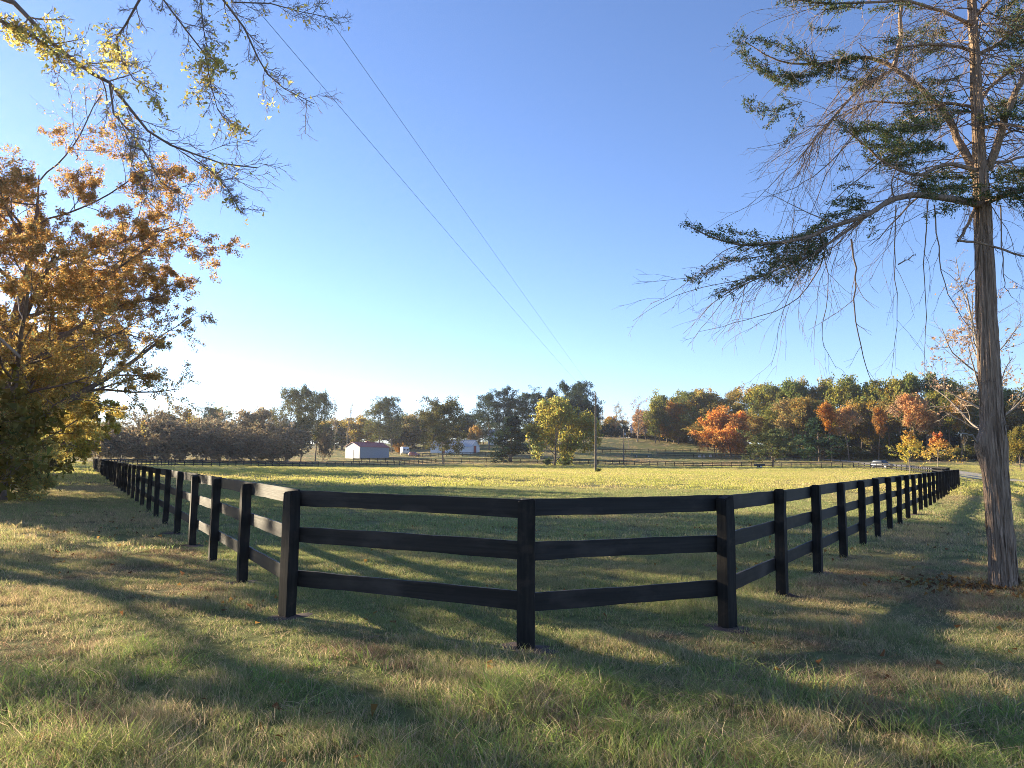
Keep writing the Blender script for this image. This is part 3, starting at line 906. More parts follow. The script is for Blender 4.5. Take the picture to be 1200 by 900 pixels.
LIB = {
    'decid': [lib_decid(200 + i, wide=(1.0, 0.85, 1.15, 0.95, 0.8)[i]) for i in range(5)],
    'tall': [lib_decid(220 + i, H=20, wide=0.6, clear=0.30, n_leaf=7000) for i in range(3)],
    'slim': [lib_decid(230 + i, H=20, wide=0.5, clear=0.5, n_leaf=5200, up=0.08) for i in range(3)],
    'round': [lib_decid(240 + i, H=12, wide=1.25, clear=0.08, n_leaf=20000, size=0.23) for i in range(2)],
    'pine': [lib_pine(260 + i, clear=(0.32, 0.25, 0.36, 0.2)[i]) for i in range(4)],
    'oldpine': [lib_pine(270 + i, H=15, clear=0.30, spread=0.38, n_leaf=20000, size=0.25, dense=1.9) for i in range(2)],
    'cedar': [lib_cedar(280 + i, w=(0.34, 0.28, 0.3)[i]) for i in range(3)],
    'spread': [lib_cedar(290, w=0.5, low=0.16, n_leaf=7000, power=0.55)],
    'bare': [lib_bare(300 + i) for i in range(3)],
    'poplar': [lib_bare(310 + i, H=18, spread=0.22, ang=0.4, n_leaf=500) for i in range(2)],
    'bush': [lib_bush(320 + i) for i in range(3)],
    'thicket': [lib_bush(330 + i, H=9.0, n_leaf=9000, size=0.20, w=0.6) for i in range(3)],
}
EXT = {}
def half_width(me):
    if me.name not in EXT:
        co = np.empty(len(me.vertices) * 3, np.float32); me.vertices.foreach_get('co', co)
        co = co.reshape(-1, 3)
        EXT[me.name] = (np.percentile(np.hypot(co[:, 0], co[:, 1]), 88), np.percentile(co[:, 2], 99.6))
    return EXT[me.name]

TR = np.random.RandomState(99)
def far_tree(kind, px, top, d, wpx, color, name, label, group=None, cat='tree', variant=None, trunk=(1, 1, 1)):
    """a tree standing on the terrain under photo column px at distance d, top at photo row top, wpx wide"""
    tm, cm, H = LIB[kind][TR.randint(len(LIB[kind])) if variant is None else variant % len(LIB[kind])]
    b = GP(px, d)
    ztop = P(px, top, d)[2]
    hw, hz = half_width(cm)
    sz = max((ztop - b[2]) / hz, 0.1)
    sx = (wpx / F_PX * d / 2) / hw
    root = empty(name, tuple(b), TR.rand() * 6.28)
    tag(root, label, cat, group)
    t = obj('stems' if kind in ('bush', 'thicket') else 'trunk', tm, root); c = obj('crown', cm, root)
    for o in (t, c): o.scale = (sx, sx, sz)
    c.color = (*color, 1); t.color = (*trunk, 1)
    return root

OLIVE = (0.22, 0.225, 0.06); GOLD = (0.36, 0.26, 0.055); ORANGE = (0.48, 0.26, 0.05); RUST = (0.38, 0.14, 0.04); PEACH = (0.48, 0.32, 0.16)
GREEN = (0.10, 0.14, 0.045); PINE = (0.07, 0.095, 0.047); DARK = (0.035, 0.06, 0.035); BROWN = (0.27, 0.215, 0.10); GREY = (0.26, 0.21, 0.13); YELL = (0.30, 0.23, 0.045)
RED = (0.27, 0.06, 0.035)

def far_trees():
    r = np.random.RandomState(12)
    for i, (x, y, top) in enumerate([(-68, 106, 17), (-84, 118, 20), (-78, 127, 17), (-98, 136, 21), (-92, 150, 19), (-112, 158, 22), (-104, 171, 19), (-126, 182, 22), (-118, 194, 20), (-140, 205, 22), (-97, 112, 19), (-120, 140, 22)]):
        pxx = 600 + F_PX * x / y
        far_tree('decid', pxx, 534 - top * F_PX / y, y, 7.6 / y * F_PX * (0.8 + 0.5 * r.rand()), tuple(np.array([OLIVE, BROWN, GOLD][i % 3]) * 0.9), 'wood_tree', 'tall brown and gold tree in the wood past the end of the left fence', 'wood past the left fence')
    # --- left background thicket, seen against the light
    xs = np.concatenate([np.arange(112, 345, 17), np.arange(120, 350, 24)])
    for i, px in enumerate(xs):
        top = np.interp(px, [118, 160, 200, 250, 300, 345], [492, 488, 484, 490, 484, 492]) + r.normal() * 3
        far_tree(['thicket', 'thicket', 'bare', 'decid'][r.randint(4)] if i >= 14 else 'thicket', px + r.normal() * 3, top + (12 if i < 14 else 0) + r.normal() * 6, (196 if i < 14 else 212) + r.rand() * 10, 40 + r.rand() * 26, tuple(np.array(GREY) * (0.75 + 0.4 * r.rand())), 'thicket_tree', 'grey-brown twiggy tree in the shaded thicket at the left end of the field', 'trees of the left thicket')
    for i, px in enumerate(np.arange(135, 330, 28)):
        top = np.interp(px, [118, 160, 200, 250, 300, 345], [488, 486, 480, 476, 478, 478]) + r.normal() * 3
        far_tree(['decid', 'tall', 'pine', 'bare'][r.randint(4)], px + r.normal() * 4, top, 226 + r.rand() * 14, 34 + r.rand() * 8, tuple(np.array([BROWN, OLIVE, GREY][r.randint(3)]) * 0.9), 'wood_tree', 'taller tree showing above the grey thicket', 'trees above the left thicket')
    far_tree('decid', 178, 491, 222, 26, tuple(np.array(ORANGE) * 1.0), 'maple_tree', 'orange-red tree glowing above the grey thicket')
    far_tree('pine', 246, 472, 235, 26, PINE, 'pine_tree', 'dark round-headed pine rising above the grey thicket')
    for i, (px, top, w) in enumerate([(334, 455, 40), (352, 453, 38), (369, 459, 38)]):
        far_tree('pine', px, top, 222 + 4 * i, w, (0.17, 0.165, 0.055) if i == 0 else (0.11, 0.125, 0.05), 'pine_tree', ['tall pine, its left side golden, at the left of the clump of three', 'tallest pine in the middle of the clump of three', 'dark pine at the right of the clump of three'][i], 'clump of three pines', variant=(1, 3, 1)[i])
    far_tree('thicket', 378, 500, 225, 24, GREY, 'thicket_tree', 'low grey tree beside the clump of three pines')
    for px, top in ((392, 464), (405, 472)):
        far_tree('poplar', px, top, 300, 11, (0.3, 0.24, 0.15), 'poplar_tree', 'slim bare pale poplar standing above the trees behind the shed', 'bare poplars')
    for px, top, c, k in [(388, 492, GOLD, 'decid'), (400, 497, DARK, 'cedar'), (412, 487, BROWN, 'tall'), (420, 490, GOLD, 'decid'), (432, 494, OLIVE, 'decid'), (476, 486, OLIVE, 'decid'), (486, 483, BROWN, 'tall'), (496, 490, OLIVE, 'decid'), (470, 500, DARK, 'cedar'), (483, 503, DARK, 'cedar')]:
        far_tree(k, px, top, 318 + r.rand() * 20, 34, c, 'wood_tree', {'decid': 'mixed autumn tree in the row behind the red-roofed shed', 'tall': 'thin brown tree in the row behind the red-roofed shed', 'cedar': 'dark evergreen in the row behind the red-roofed shed'}[k], 'trees behind the shed')
    for i, (px, top, w) in enumerate([(444, 467, 36), (459, 465, 36)]):
        far_tree('pine', px, top, 290, w, (0.17, 0.165, 0.055) if i == 0 else (0.11, 0.125, 0.05), 'pine_tree', ['sunlit pine of the pair behind the red-roofed shed', 'darker pine of the pair behind the red-roofed shed'][i], 'pair of pines', variant=i)  # sunlit look of the left pine put into its lighter, yellower crown colour
    far_tree('bush', 467, 519, 285, 13, (0.42, 0.2, 0.03), 'shrub', 'small orange shrub behind the white horse trailer', None, 'shrub')
    far_tree('oldpine', 519, 467, 214, 56, (0.16, 0.15, 0.06), 'pine_tree', 'broad round-headed old pine standing at the back fence before the white barn', trunk=(1.6, 1.0, 0.7))  # trunk tint reddened to stand for sunlight on the bark
    for px, top, c, k in [(540, 487, DARK, 'pine'), (552, 485, PINE, 'pine'), (566, 484, PINE, 'pine'), (508, 493, DARK, 'cedar'), (530, 495, DARK, 'pine')]:
        far_tree(k, px, top, 335, 34, c, 'wood_tree', 'dark evergreen behind the long white barn', 'evergreens behind the white barn')
    far_tree('decid', 556, 498, 300, 16, (0.36, 0.24, 0.08), 'wood_tree', 'small pale golden tree over the white barn roof')
    pines = [(573, 457, 24), (588, 453, 28), (602, 462, 24), (622, 454, 28), (640, 456, 24), (658, 448, 26), (672, 452, 24), (687, 447, 26), (632, 462, 22), (695, 470, 18), (684, 468, 20), (668, 466, 22)]
    for px, top, w in pines:
        far_tree('pine', px, top, 288 + r.rand() * 22, w * 1.35, tuple(np.array(PINE) * (0.75 + 0.4 * r.rand())), 'pine_tree', 'tall dark green pine in the grove behind the yellow maple', 'pine grove')
    far_tree('cedar', 598, 488, 232, 38, DARK, 'cedar_tree', 'dark green cedar standing at the fence beside the yellow maple', variant=1)
    far_tree('round', 650, 466, 205, 78, (0.36, 0.33, 0.08), 'maple_tree', 'big yellow-green maple with twin trunks at the back of the field', variant=0)
    far_tree('bush', 641, 536, 204, 9, GREEN, 'shrub', 'low dark shrub on the left at the foot of the yellow maple', None, 'shrub')
    far_tree('bush', 661, 535, 203, 13, GREEN, 'shrub', 'low dark shrub on the right at the foot of the yellow maple', None, 'shrub')
    far_tree('bush', 701, 548, 112, 6, GREEN, 'shrub', 'small bush at the foot of the utility pole', None, 'shrub')
    for i, px in enumerate(np.arange(110, 900, 17)):
        top = np.interp(px, [110, 330, 400, 500, 600, 700, 740, 760, 900], [496, 494, 500, 500, 503, 505, 506, 500, 490]) + r.normal() * 3
        far_tree(['thicket', 'decid'][i % 2], px, top, 415 + r.rand() * 30, 34, tuple(np.array([GREY, BROWN, OLIVE, PINE][r.randint(4)]) * 0.9), 'distant_tree', 'hazy distant tree of the far wood seen through gaps between nearer trees', 'far wood')
    for i, px in enumerate(np.arange(742, 872, 9)):
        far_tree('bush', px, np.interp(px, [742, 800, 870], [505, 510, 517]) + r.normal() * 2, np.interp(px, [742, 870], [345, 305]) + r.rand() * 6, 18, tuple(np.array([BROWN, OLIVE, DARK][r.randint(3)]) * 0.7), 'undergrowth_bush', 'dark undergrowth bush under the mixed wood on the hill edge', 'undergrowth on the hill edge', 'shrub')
    # --- behind the bare hill
    for px, top, k, c in [(706, 482, 'bare', GOLD), (716, 488, 'decid', ORANGE), (724, 470, 'poplar', GOLD), (733, 474, 'poplar', GOLD), (712, 490, 'decid', GOLD), (728, 492, 'decid', BROWN)]:
        far_tree(k, px, top, 372 + r.rand() * 12, 18, c, 'wood_tree', 'thin half-bare tree on the crest of the bare hill', 'trees on the hill crest')
    for px in (701, 707, 713, 719, 725, 731, 735):
        far_tree('cedar', px, 497 + r.rand() * 4, 352, 9, DARK, 'hedge_cedar', 'narrow dark cedar in the hedge on the hill crest', 'cedar hedge')
    wood = [(747, 464, 'bare', (0.34, 0.2, 0.12), 22), (749, 480, 'tall', ORANGE, 12), (757, 482, 'decid', (0.34, 0.22, 0.12), 22), (768, 466, 'decid', OLIVE, 24), (785, 458, 'decid', OLIVE, 30), (773, 480, 'decid', OLIVE, 24),
            (790, 470, 'decid', ORANGE, 26), (800, 474, 'decid', (0.48, 0.28, 0.06), 28), (782, 488, 'decid', (0.40, 0.28, 0.09), 24), (795, 495, 'decid', GOLD, 26), (812, 488, 'decid', OLIVE, 26), (822, 456, 'decid', (0.38, 0.26, 0.06), 30)]
    for px, top, k, c, wd in wood:
        far_tree(k, px, top, 322 + r.rand() * 22, wd * 1.3, c, 'wood_tree', 'autumn tree of the mixed wood beside the bare hill', 'mixed wood by the hill')
    prof = ([735, 760, 800, 825, 850, 870, 900, 930, 955, 985, 1005, 1030, 1050, 1075, 1100, 1125, 1150, 1180, 1260, 1340], [478, 470, 456, 460, 462, 456, 453, 448, 442, 447, 444, 448, 443, 444, 442, 448, 452, 456, 452, 448])
    # rear rows: olive and golden crowns
    px = 815.0
    k = 0
    while px < 1330:
        dd = np.interp(px, [800, 900, 1000, 1100, 1300], [310, 278, 246, 226, 210])
        ci = r.randint(8); ki = r.randint(4)
        c = [OLIVE, (0.26, 0.245, 0.06), (0.29, 0.25, 0.06), (0.18, 0.205, 0.055), GOLD, OLIVE, (0.38, 0.29, 0.08), (0.19, 0.21, 0.06)][ci]
        cw = ['olive', 'yellowish olive', 'yellowish olive', 'dull green', 'golden', 'olive', 'tawny', 'dull green'][ci] + ' ' + ['slender tree', 'broad tree', 'pine', 'broad tree'][ki]
        far_tree(['tall', 'decid', 'pine', 'decid'][ki], px, np.interp(px, *prof) + r.normal() * 2.5, dd + 14 + r.rand() * 10, 44 + r.rand() * 10, c, 'wood_tree', cw + ' on the skyline of the right-hand wood', 'right-hand wood, skyline trees')
        px += 15 + r.rand() * 5; k += 1
    # middle and front rows
    px = 830.0
    while px < 1330:
        dd = np.interp(px, [800, 900, 1000, 1100, 1300], [300, 268, 236, 216, 200])
        t = np.interp(px, *prof) + 14 + r.rand() * 22
        ci = r.randint(6); ki = r.randint(4)
        c = [OLIVE, (0.25, 0.19, 0.06), (0.16, 0.17, 0.055), GOLD, BROWN, (0.34, 0.25, 0.08)][ci]
        cw = ['olive', 'tan', 'dull green', 'golden', 'brown', 'tawny'][ci] + ' ' + ['high-crowned tree', 'slender tree', 'bare-stemmed tree', 'nearly leafless tree'][ki]
        far_tree(['slim', 'tall', 'slim', 'bare'][ki], px, t, dd + r.rand() * 8, 34 + r.rand() * 10, c, 'wood_tree', cw + ' along the front of the right-hand wood', 'right-hand wood, front trees', trunk=(1.8, 1.7, 1.6))
        px += 13 + r.rand() * 5
    px = 870.0
    while px < 1330:
        dd = np.interp(px, [800, 900, 1000, 1100, 1300], [298, 264, 233, 213, 197])
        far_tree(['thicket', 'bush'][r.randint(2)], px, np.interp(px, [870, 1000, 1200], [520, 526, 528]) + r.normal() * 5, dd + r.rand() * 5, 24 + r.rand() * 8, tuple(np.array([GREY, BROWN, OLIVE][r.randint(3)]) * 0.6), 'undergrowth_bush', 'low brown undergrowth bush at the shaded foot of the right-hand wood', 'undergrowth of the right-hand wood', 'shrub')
        px += 14 + r.rand() * 4
    for px in np.arange(905, 1335, 16):
        dd = np.interp(px, [800, 900, 1000, 1100, 1300], [310, 278, 246, 226, 210])
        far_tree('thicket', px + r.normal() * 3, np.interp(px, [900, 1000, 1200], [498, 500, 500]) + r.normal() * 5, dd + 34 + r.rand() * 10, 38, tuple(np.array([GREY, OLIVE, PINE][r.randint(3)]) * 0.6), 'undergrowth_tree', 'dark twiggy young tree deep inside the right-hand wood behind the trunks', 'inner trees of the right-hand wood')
    far_tree('round', 857, 477, 249, 52, (0.58, 0.28, 0.08), 'maple_tree', 'large rust-orange maple at the edge of the right-hand wood', variant=1)
    far_tree('decid', 838, 486, 254, 28, (0.56, 0.28, 0.08), 'maple_tree', 'small rust-orange maple touching the large one')
    far_tree('spread', 906, 503, 192, 58, (0.15, 0.165, 0.065), 'cedar_tree', 'spreading olive-green cedar with a forked trunk at the back fence', trunk=(1.5, 1.3, 1.2))
    far_tree('cedar', 961, 489, 226, 46, (0.045, 0.08, 0.04), 'cedar_tree', 'dense blackish-green cedar in front of the right-hand wood', variant=0)
    far_tree('slim', 975, 472, 222, 22, (0.40, 0.19, 0.04), 'wood_tree', 'bright orange tree above the dense dark cedar')
    far_tree('slim', 995, 476, 222, 28, PEACH, 'wood_tree', 'pale peach-leaved tree right of the dense dark cedar', trunk=(2, 1.9, 1.8))
    far_tree('slim', 1030, 478, 214, 16, (0.38, 0.2, 0.06), 'wood_tree', 'small orange crown on a slim trunk between the peach and pink trees')
    far_tree('slim', 1066, 462, 208, 36, (0.46, 0.28, 0.15), 'wood_tree', 'wide pinkish-orange tree above the two young staked trees')
    far_tree('slim', 1090, 480, 207, 26, (0.40, 0.26, 0.13), 'wood_tree', 'dusky pink tree just right of the wide pinkish-orange one')
    far_tree('slim', 1128, 462, 205, 24, (0.30, 0.19, 0.05), 'wood_tree', 'golden slim tree close left of the cedar trunk')
    far_tree('decid', 1196, 500, 150, 22, (0.24, 0.2, 0.05), 'wood_tree', 'small yellow-green tree right of the cedar trunk beyond the drive')
far_trees()

# two young staked trees by the drive
def young_tree(px, top, d, cols, label, seed):
    r = np.random.RandomState(seed)
    b = GP(px, d)
    H = P(px, top, d)[2] - b[2]
    root = empty('young_tree', tuple(b)); tag(root, label, 'tree', 'young trees by the drive')
    tr = wander(r, (0, 0, -0.2), (0, 0, 1), H * 0.95 + 0.2, 8, 0.02, np.array([0, 0, 0.03]))
    trunk = [(tr, np.linspace(0.075, 0.015, 9))]
    l1 = spawn(r, trunk, 26, 0.40, 1.15, 0.32, 5, 0.10, (0, 0, 0.02), 0.45, 0.01, 0.2, shape=lambda t: 1.15 - 0.95 * (t - 0.3) / 0.7)
    l2 = spawn(r, l1, 6, 0.4, 0.8, 0.2, 3, 0.12, (0, 0, 0), 0.5, 0.006)
    obj('trunk', tube_mesh('trunk', [(trunk, 7), (l1, 4), (l2, 3)], M_BARK_PALE), root)
    tips = np.array([p[0][k] for p in l2 for k in (1, 2, 3)] + [p[0][-1] for p in l1])
    n = 2600
    c = tips[r.randint(len(tips), size=n)] + r.normal(size=(n, 3)) * 0.10
    V, Q = leaf_arrays(c, 0.13 * (0.6 + 0.8 * r.rand(n)), r, 0.6)
    f = np.clip((c[:, 2] / H - 0.55) * 2.2 + r.normal(size=n) * 0.2, 0, 1)[:, None]
    obj('crown', mesh_q('crown', V, Q, M_LEAF, var_cols(r, n) * (np.array(cols[0]) * (1 - f) + np.array(cols[1]) * f)), root)
young_tree(1066, 505, 128, ((0.55, 0.48, 0.10), (0.60, 0.34, 0.09)), 'young staked tree with yellow leaves turning orange at the tip', 51)
young_tree(1099, 506, 120, ((0.58, 0.44, 0.11), (0.60, 0.20, 0.10)), 'young staked tree with a red top and yellow lower leaves', 52)

# ------------------------------------------------------------------ near trees on the left
def big_tree(name, label, x, y, H, R0, seed, colf, n_leaf, clear=0.22, spread=0.42, leaf=0.085, droop=0.0, group=None, lean=(0, 0), dens=1.0, top_bare=0.0, jit=0.12, n1=17, n4=5):
    r = np.random.RandomState(seed)
    z = zf(x, y)
    root = empty(name, (x, y, z)); tag(root, label, 'tree', group)
    tr = wander(r, (0, 0, -0.4), (lean[0], lean[1], 1), H * 0.8 + 0.4, 10, 0.06, np.array([0, 0, 0.06]))
    trunk = [(tr, np.concatenate([[R0 * 1.5, R0 * 1.05], np.linspace(R0 * 0.95, 0.02, 9)]))]
    l1 = spawn(r, trunk, n1, spread, 1.05, clear, 8, 0.10, (0, 0, 0.03 - droop), 0.5, 0.03, 0.12, shape=lambda t: 1.12 - 0.62 * (t - clear) / (1 - clear))
    l2 = spawn(r, l1, 8, 0.42, 0.75, 0.2, 6, 0.12, (0, 0, 0.02 - droop), 0.5, 0.012)
    l3 = spawn(r, l2, 6 if n4 > 2 else 4, 0.45, 0.75, 0.2, 4, 0.14, (0, 0, 0.015 - droop), 0.55, 0.006)
    l4 = spawn(r, l3, n4, 0.5, 0.75, 0.15, 2, 0.15, (0, 0, 0.0), 0.6, 0.004)
    obj('trunk', tube_mesh('trunk', [(trunk, 12)], M_BARK), root)
    obj('limbs', tube_mesh('limbs', [(l1, 7), (l2, 5)], M_BARK), root)
    obj('twigs', tube_mesh('twigs', [(l3, 3), (l4, 3)], M_TWIG), root)
    tw = np.array([p for p, _ in l4])            # m,4,3
    m = len(tw)
    ii = r.randint(m, size=n_leaf); t = 0.25 + 0.75 * r.rand(n_leaf)
    k = np.minimum((t * 2).astype(int), 1); f = (t * 2 - k)[:, None]
    c = tw[ii, k] * (1 - f) + tw[ii, k + 1] * f + r.normal(size=(n_leaf, 3)) * jit * 0.5
    keep = r.rand(n_leaf) < np.clip(0.6 + 1.0 * vnoise(c[:, 0] + 0.6 * c[:, 1], c[:, 2], 1.1, seed), 0, 1)
    if top_bare: keep &= r.rand(n_leaf) > np.clip((c[:, 2] / H - (1 - top_bare)) / top_bare * 1.4, 0, 0.97)
    c = c[keep]
    V, Q = leaf_arrays(c, leaf * (0.6 + 0.8 * r.rand(len(c))), r, 0.6)
    obj('foliage', mesh_q('foliage', V, Q, M_LEAF, var_cols(r, len(c), dv=0.4) * colf(c, r, H)), root)
    return root

def ramp_cols(lo, hi, z0, z1, noise_amt=0.2):
    lo = np.array(lo); hi = np.array(hi)
    def f(c, r, H):
        k = np.clip((c[:, 2] - z0) / (z1 - z0) + r.normal(size=len(c)) * noise_amt, 0, 1)[:, None]
        return lo * (1 - k) + hi * k
    return f
RUSTY = (0.30, 0.12, 0.035); UMBER = (0.20, 0.09, 0.04); YGREEN = (0.26, 0.22, 0.045)
big_tree('oak_tree', 'big oak with rust-brown leaves and long bare limbs reaching toward the field', -18.6, 28.0, 15.2, 0.34, 401, ramp_cols((0.56, 0.43, 0.13), (0.50, 0.31, 0.11), 3.5, 8.0, 0.4), 330000, 0.10, 0.60, 0.041, 0.018, top_bare=0.26, n1=24)
big_tree('oak_tree', 'oak with orange-brown upper leaves standing behind the big rusty one', -38.0, 50.0, 19.0, 0.32, 402, ramp_cols((0.42, 0.33, 0.10), (0.44, 0.26, 0.09), 4, 9), 30000, 0.2, 0.42, 0.12, top_bare=0.3)
big_tree('hickory_tree', 'yellow-green tree hanging over the mown strip beside the left fence', -27.6, 45.0, 10.0, 0.2, 403, ramp_cols((0.50, 0.40, 0.07), (0.44, 0.33, 0.07), 2, 7), 70000, 0.12, 0.48, 0.075, 0.02, 'yellow trees along the left strip')
big_tree('hickory_tree', 'yellow-green tree with branches down to the weeds at the wood edge', -20.6, 31.5, 8.2, 0.16, 404, ramp_cols((0.56, 0.48, 0.15), (0.56, 0.42, 0.12), 1, 7), 120000, 0.06, 0.5, 0.042, 0.03, 'yellow trees along the left strip')
big_tree('hickory_tree', 'golden tree near the far end of the mown strip', -38.0, 62.0, 12.0, 0.24, 405, ramp_cols((0.46, 0.37, 0.08), (0.42, 0.29, 0.07), 2, 9), 50000, 0.1, 0.5, 0.11, 0.0, 'yellow trees along the left strip')
big_tree('hickory_tree', 'low-hanging yellow tree halfway along the mown strip', -33.2, 53.0, 8.5, 0.18, 411, ramp_cols((0.52, 0.42, 0.08), (0.46, 0.33, 0.07), 2, 7), 50000, 0.08, 0.52, 0.085, 0.035, 'yellow trees along the left strip', n4=3)
big_tree('hickory_tree', 'small greenish-yellow tree hanging low at the near end of the mown strip', -18.2, 26.3, 6.2, 0.12, 412, ramp_cols((0.54, 0.48, 0.16), (0.56, 0.45, 0.13), 1, 5), 90000, 0.06, 0.50, 0.040, 0.04, 'yellow trees along the left strip')
big_tree('hickory_tree', 'dull gold tree where the left fence ends', -56.0, 88.0, 14.5, 0.26, 406, ramp_cols((0.2, 0.17, 0.05), (0.22, 0.14, 0.05), 2, 9), 26000, 0.12, 0.5, 0.18, 0.0, 'yellow trees along the left strip', n4=2)
big_tree('oak_tree', 'tall oak deeper in the wood behind the yellow trees', -51.0, 63.0, 17.5, 0.36, 407, ramp_cols((0.2, 0.15, 0.05), (0.3, 0.15, 0.045), 4, 10), 30000, 0.2, 0.45, 0.15, group='oaks deeper in the wood', n4=2)
big_tree('oak_tree', 'tall oak deeper in the wood behind the yellow trees', -60.0, 76.0, 17.0, 0.36, 408, ramp_cols((0.2, 0.15, 0.05), (0.28, 0.15, 0.045), 4, 10), 24000, 0.2, 0.45, 0.18, group='oaks deeper in the wood', n4=2)
big_tree('oak_tree', 'oak beside the mown strip, close to the walnut with the overhanging branch', -18.0, 17.5, 13.0, 0.3, 410, ramp_cols((0.36, 0.28, 0.07), (0.42, 0.22, 0.06), 3, 8), 36000, 0.12, 0.45, 0.075, top_bare=0.2, n4=2)
for i, (px, d, h, w_) in enumerate([(14, 26.5, 3.2, 120), (-10, 31, 4.2, 130), (30, 40, 4.5, 95), (48, 52, 5.0, 80), (60, 66, 5, 64), (72, 84, 5, 52), (-70, 25, 3.5, 150)]):
    b = GP(px, d)
    far_tree('bush', px - 24, 0, d, w_, tuple(np.array([YGREEN, (0.2, 0.18, 0.05), (0.22, 0.15, 0.06)][i % 3]) * 0.8), 'wood_edge_bush', 'leafy yellow-green bush at the foot of the trees along the left strip', 'bushes along the left strip', 'shrub').scale = (1, 1, 1)
for o in list(C.objects):
    if o.name.startswith('wood_edge_bush'):
        for ch in o.children:
            ch.scale = (ch.scale[0], ch.scale[0], ch.scale[0] * 1.05)

# branch of a near tree reaching in from the top left
def overhang_tree():
    r = np.random.RandomState(77)
    tx, ty = -8.6, 6.4
    root = empty('walnut_tree', (tx, ty, 0)); tag(root, 'tree with sparse yellow leaves whose thin branches reach over the strip from the top left', 'tree')
    o0 = np.array([tx, ty, 0.0])
    D = 7.2
    Z = lambda x, y, d: P(x / 3, y / 3, d)
    raw = [  # zoomed photo coordinates (x3), start depth, end depth, start radius
        ([(-60, -30), (50, 0 + 10), (100, 62), (180, 150), (250, 205), (330, 262), (385, 290), (440, 360), (520, 460), (600, 510), (680, 540), (780, 575), (905, 590)], 7.0, 7.4, 0.040),
        ([(-70, 50), (0, 72), (60, 100), (130, 135), (200, 190), (226, 240)], 6.8, 6.9, 0.034),
        ([(640, 535), (740, 600), (800, 662), (838, 735)], 7.3, 7.2, 0.010),
        ([(385, 292), (400, 400), (470, 480), (522, 560), (565, 640), (640, 690)], 7.1, 6.9, 0.016),
        ([(410, 395), (455, 500), (470, 590), (530, 720)], 7.0, 6.8, 0.008),
        ([(560, -160), (490, 0), (440, 90), (410, 130), (420, 200), (470, 280), (560, 330)], 7.4, 7.7, 0.022),
        ([(520, -110), (575, 0), (650, 100), (720, 190), (742, 300), (765, 385), (830, 470)], 7.5, 8.0, 0.016),
        ([(690, -140), (705, 0), (715, 100), (735, 200), (728, 310)], 7.6, 7.8, 0.012),
        ([(700, -150), (785, 0), (860, 100), (905, 200), (940, 260), (1000, 312), (1105, 365)], 7.7, 8.2, 0.022),
        ([(760, -60), (820, 8), (950, 12), (1060, 42), (1165, 62)], 7.8, 8.3, 0.016),
    ]
    main = []
    for pts, d0, d1, r0 in raw:
        n = len(pts)
        q = np.array([Z(x, y, d0 + (d1 - d0) * i / (n - 1) + r.normal() * 0.04) for i, (x, y) in enumerate(pts)])
        main.append((q, np.linspace(r0 * 0.66, r0 * 0.10 + 0.0015, n)))
    # limbs that carry them back to the trunk
    tz = 9.5
    tr = np.array([(tx, ty, -0.4), (tx, ty, 0.8), (tx + 0.1, ty, 2.5), (tx + 0.25, ty + 0.1, 4.2), (tx + 0.3, ty + 0.15, 6.5), (tx + 0.2, ty + 0.1, 9), (tx + 0.3, ty, 12)])
    trr = np.array([0.42, 0.31, 0.27, 0.25, 0.2, 0.13, 0.04])
    def limb(a, b, ra, rb, sag=0.3):
        n = 7
        t = np.linspace(0, 1, n)[:, None]
        q = a * (1 - t) + b * t + np.array([0, 0, 1.0]) * (np.sin(t * math.pi) * sag)
        q[1:-1] += r.normal(size=(n - 2, 3)) * 0.04
        return (q, np.linspace(ra, rb, n))
    top = Z(640, -330, 7.5)
    limbs = [limb(np.array((tx + 0.27, ty + 0.12, 5.0)), main[0][0][0], 0.10, 0.042), limb(np.array((tx + 0.26, ty + 0.1, 4.4)), main[1][0][0], 0.09, 0.036),
             limb(np.array((tx + 0.3, ty + 0.15, 6.6)), top, 0.12, 0.05, 0.6)]
    for k, rr in ((5, 0.024), (6, 0.02), (7, 0.016), (8, 0.024), (9, 0.018)):
        limbs.append(limb(top if k != 5 else limbs[2][0][5], main[k][0][0], 0.03, rr, 0.1))
    # the rest of the crown, outside the picture
    l1 = spawn(r, [(tr, trr)], 14, 0.42, 1.0, 0.45, 6, 0.1, (-0.04, 0, 0.03), 0.5, 0.03)
    l2 = spawn(r, l1, 7, 0.42, 0.75, 0.2, 5, 0.12, (0, 0, 0.02), 0.5, 0.01)
    l3 = spawn(r, l2, 6, 0.45, 0.75, 0.2, 3, 0.12, (0, 0, 0.02), 0.5, 0.004)
    m2 = spawn(r, main, 20, 0.15, 0.65, 0.12, 5, 0.13, (0.03, 0, 0.01), 0.45, 0.0035, shape=lambda t: 0.75 + 0.35 * t, end=1.0)
    m3 = spawn(r, m2, 8, 0.42, 0.7, 0.15, 4, 0.16, (0.02, 0, 0.02), 0.6, 0.0026)
    m4 = spawn(r, m3, 3, 0.5, 0.65, 0.2, 3, 0.16, (0, 0, 0.02), 0.7, 0.002)
    def offpic(L):
        out = []
        for p, q in L:
            if np.all(600 + F_PX * p[:, 0] / np.maximum(p[:, 1], 0.3) < 20) or np.all(p[:, 1] < 0.3): out.append((p, q))
        return out
    l1 = offpic(l1); l2 = offpic(l2); l3 = offpic(l3)
    sh = lambda L: [(p - o0, q) for p, q in L]
    obj('trunk', tube_mesh('trunk', [(sh([(tr, trr)]), 12)], M_BARK), root)
    obj('limbs', tube_mesh('limbs', [(sh(limbs), 8), (sh(main), 7), (sh(l1), 6)], M_BARK), root)
    obj('twigs', tube_mesh('twigs', [(sh(l2), 4), (sh(l3), 3), (sh(m2), 4), (sh(m3), 3), (sh(m4), 3)], M_TWIG), root)
    # sparse yellow leaves in little bunches, thicker toward the left
    tw = [p for p, _ in m3] + [p for p, _ in m4]
    cen = []
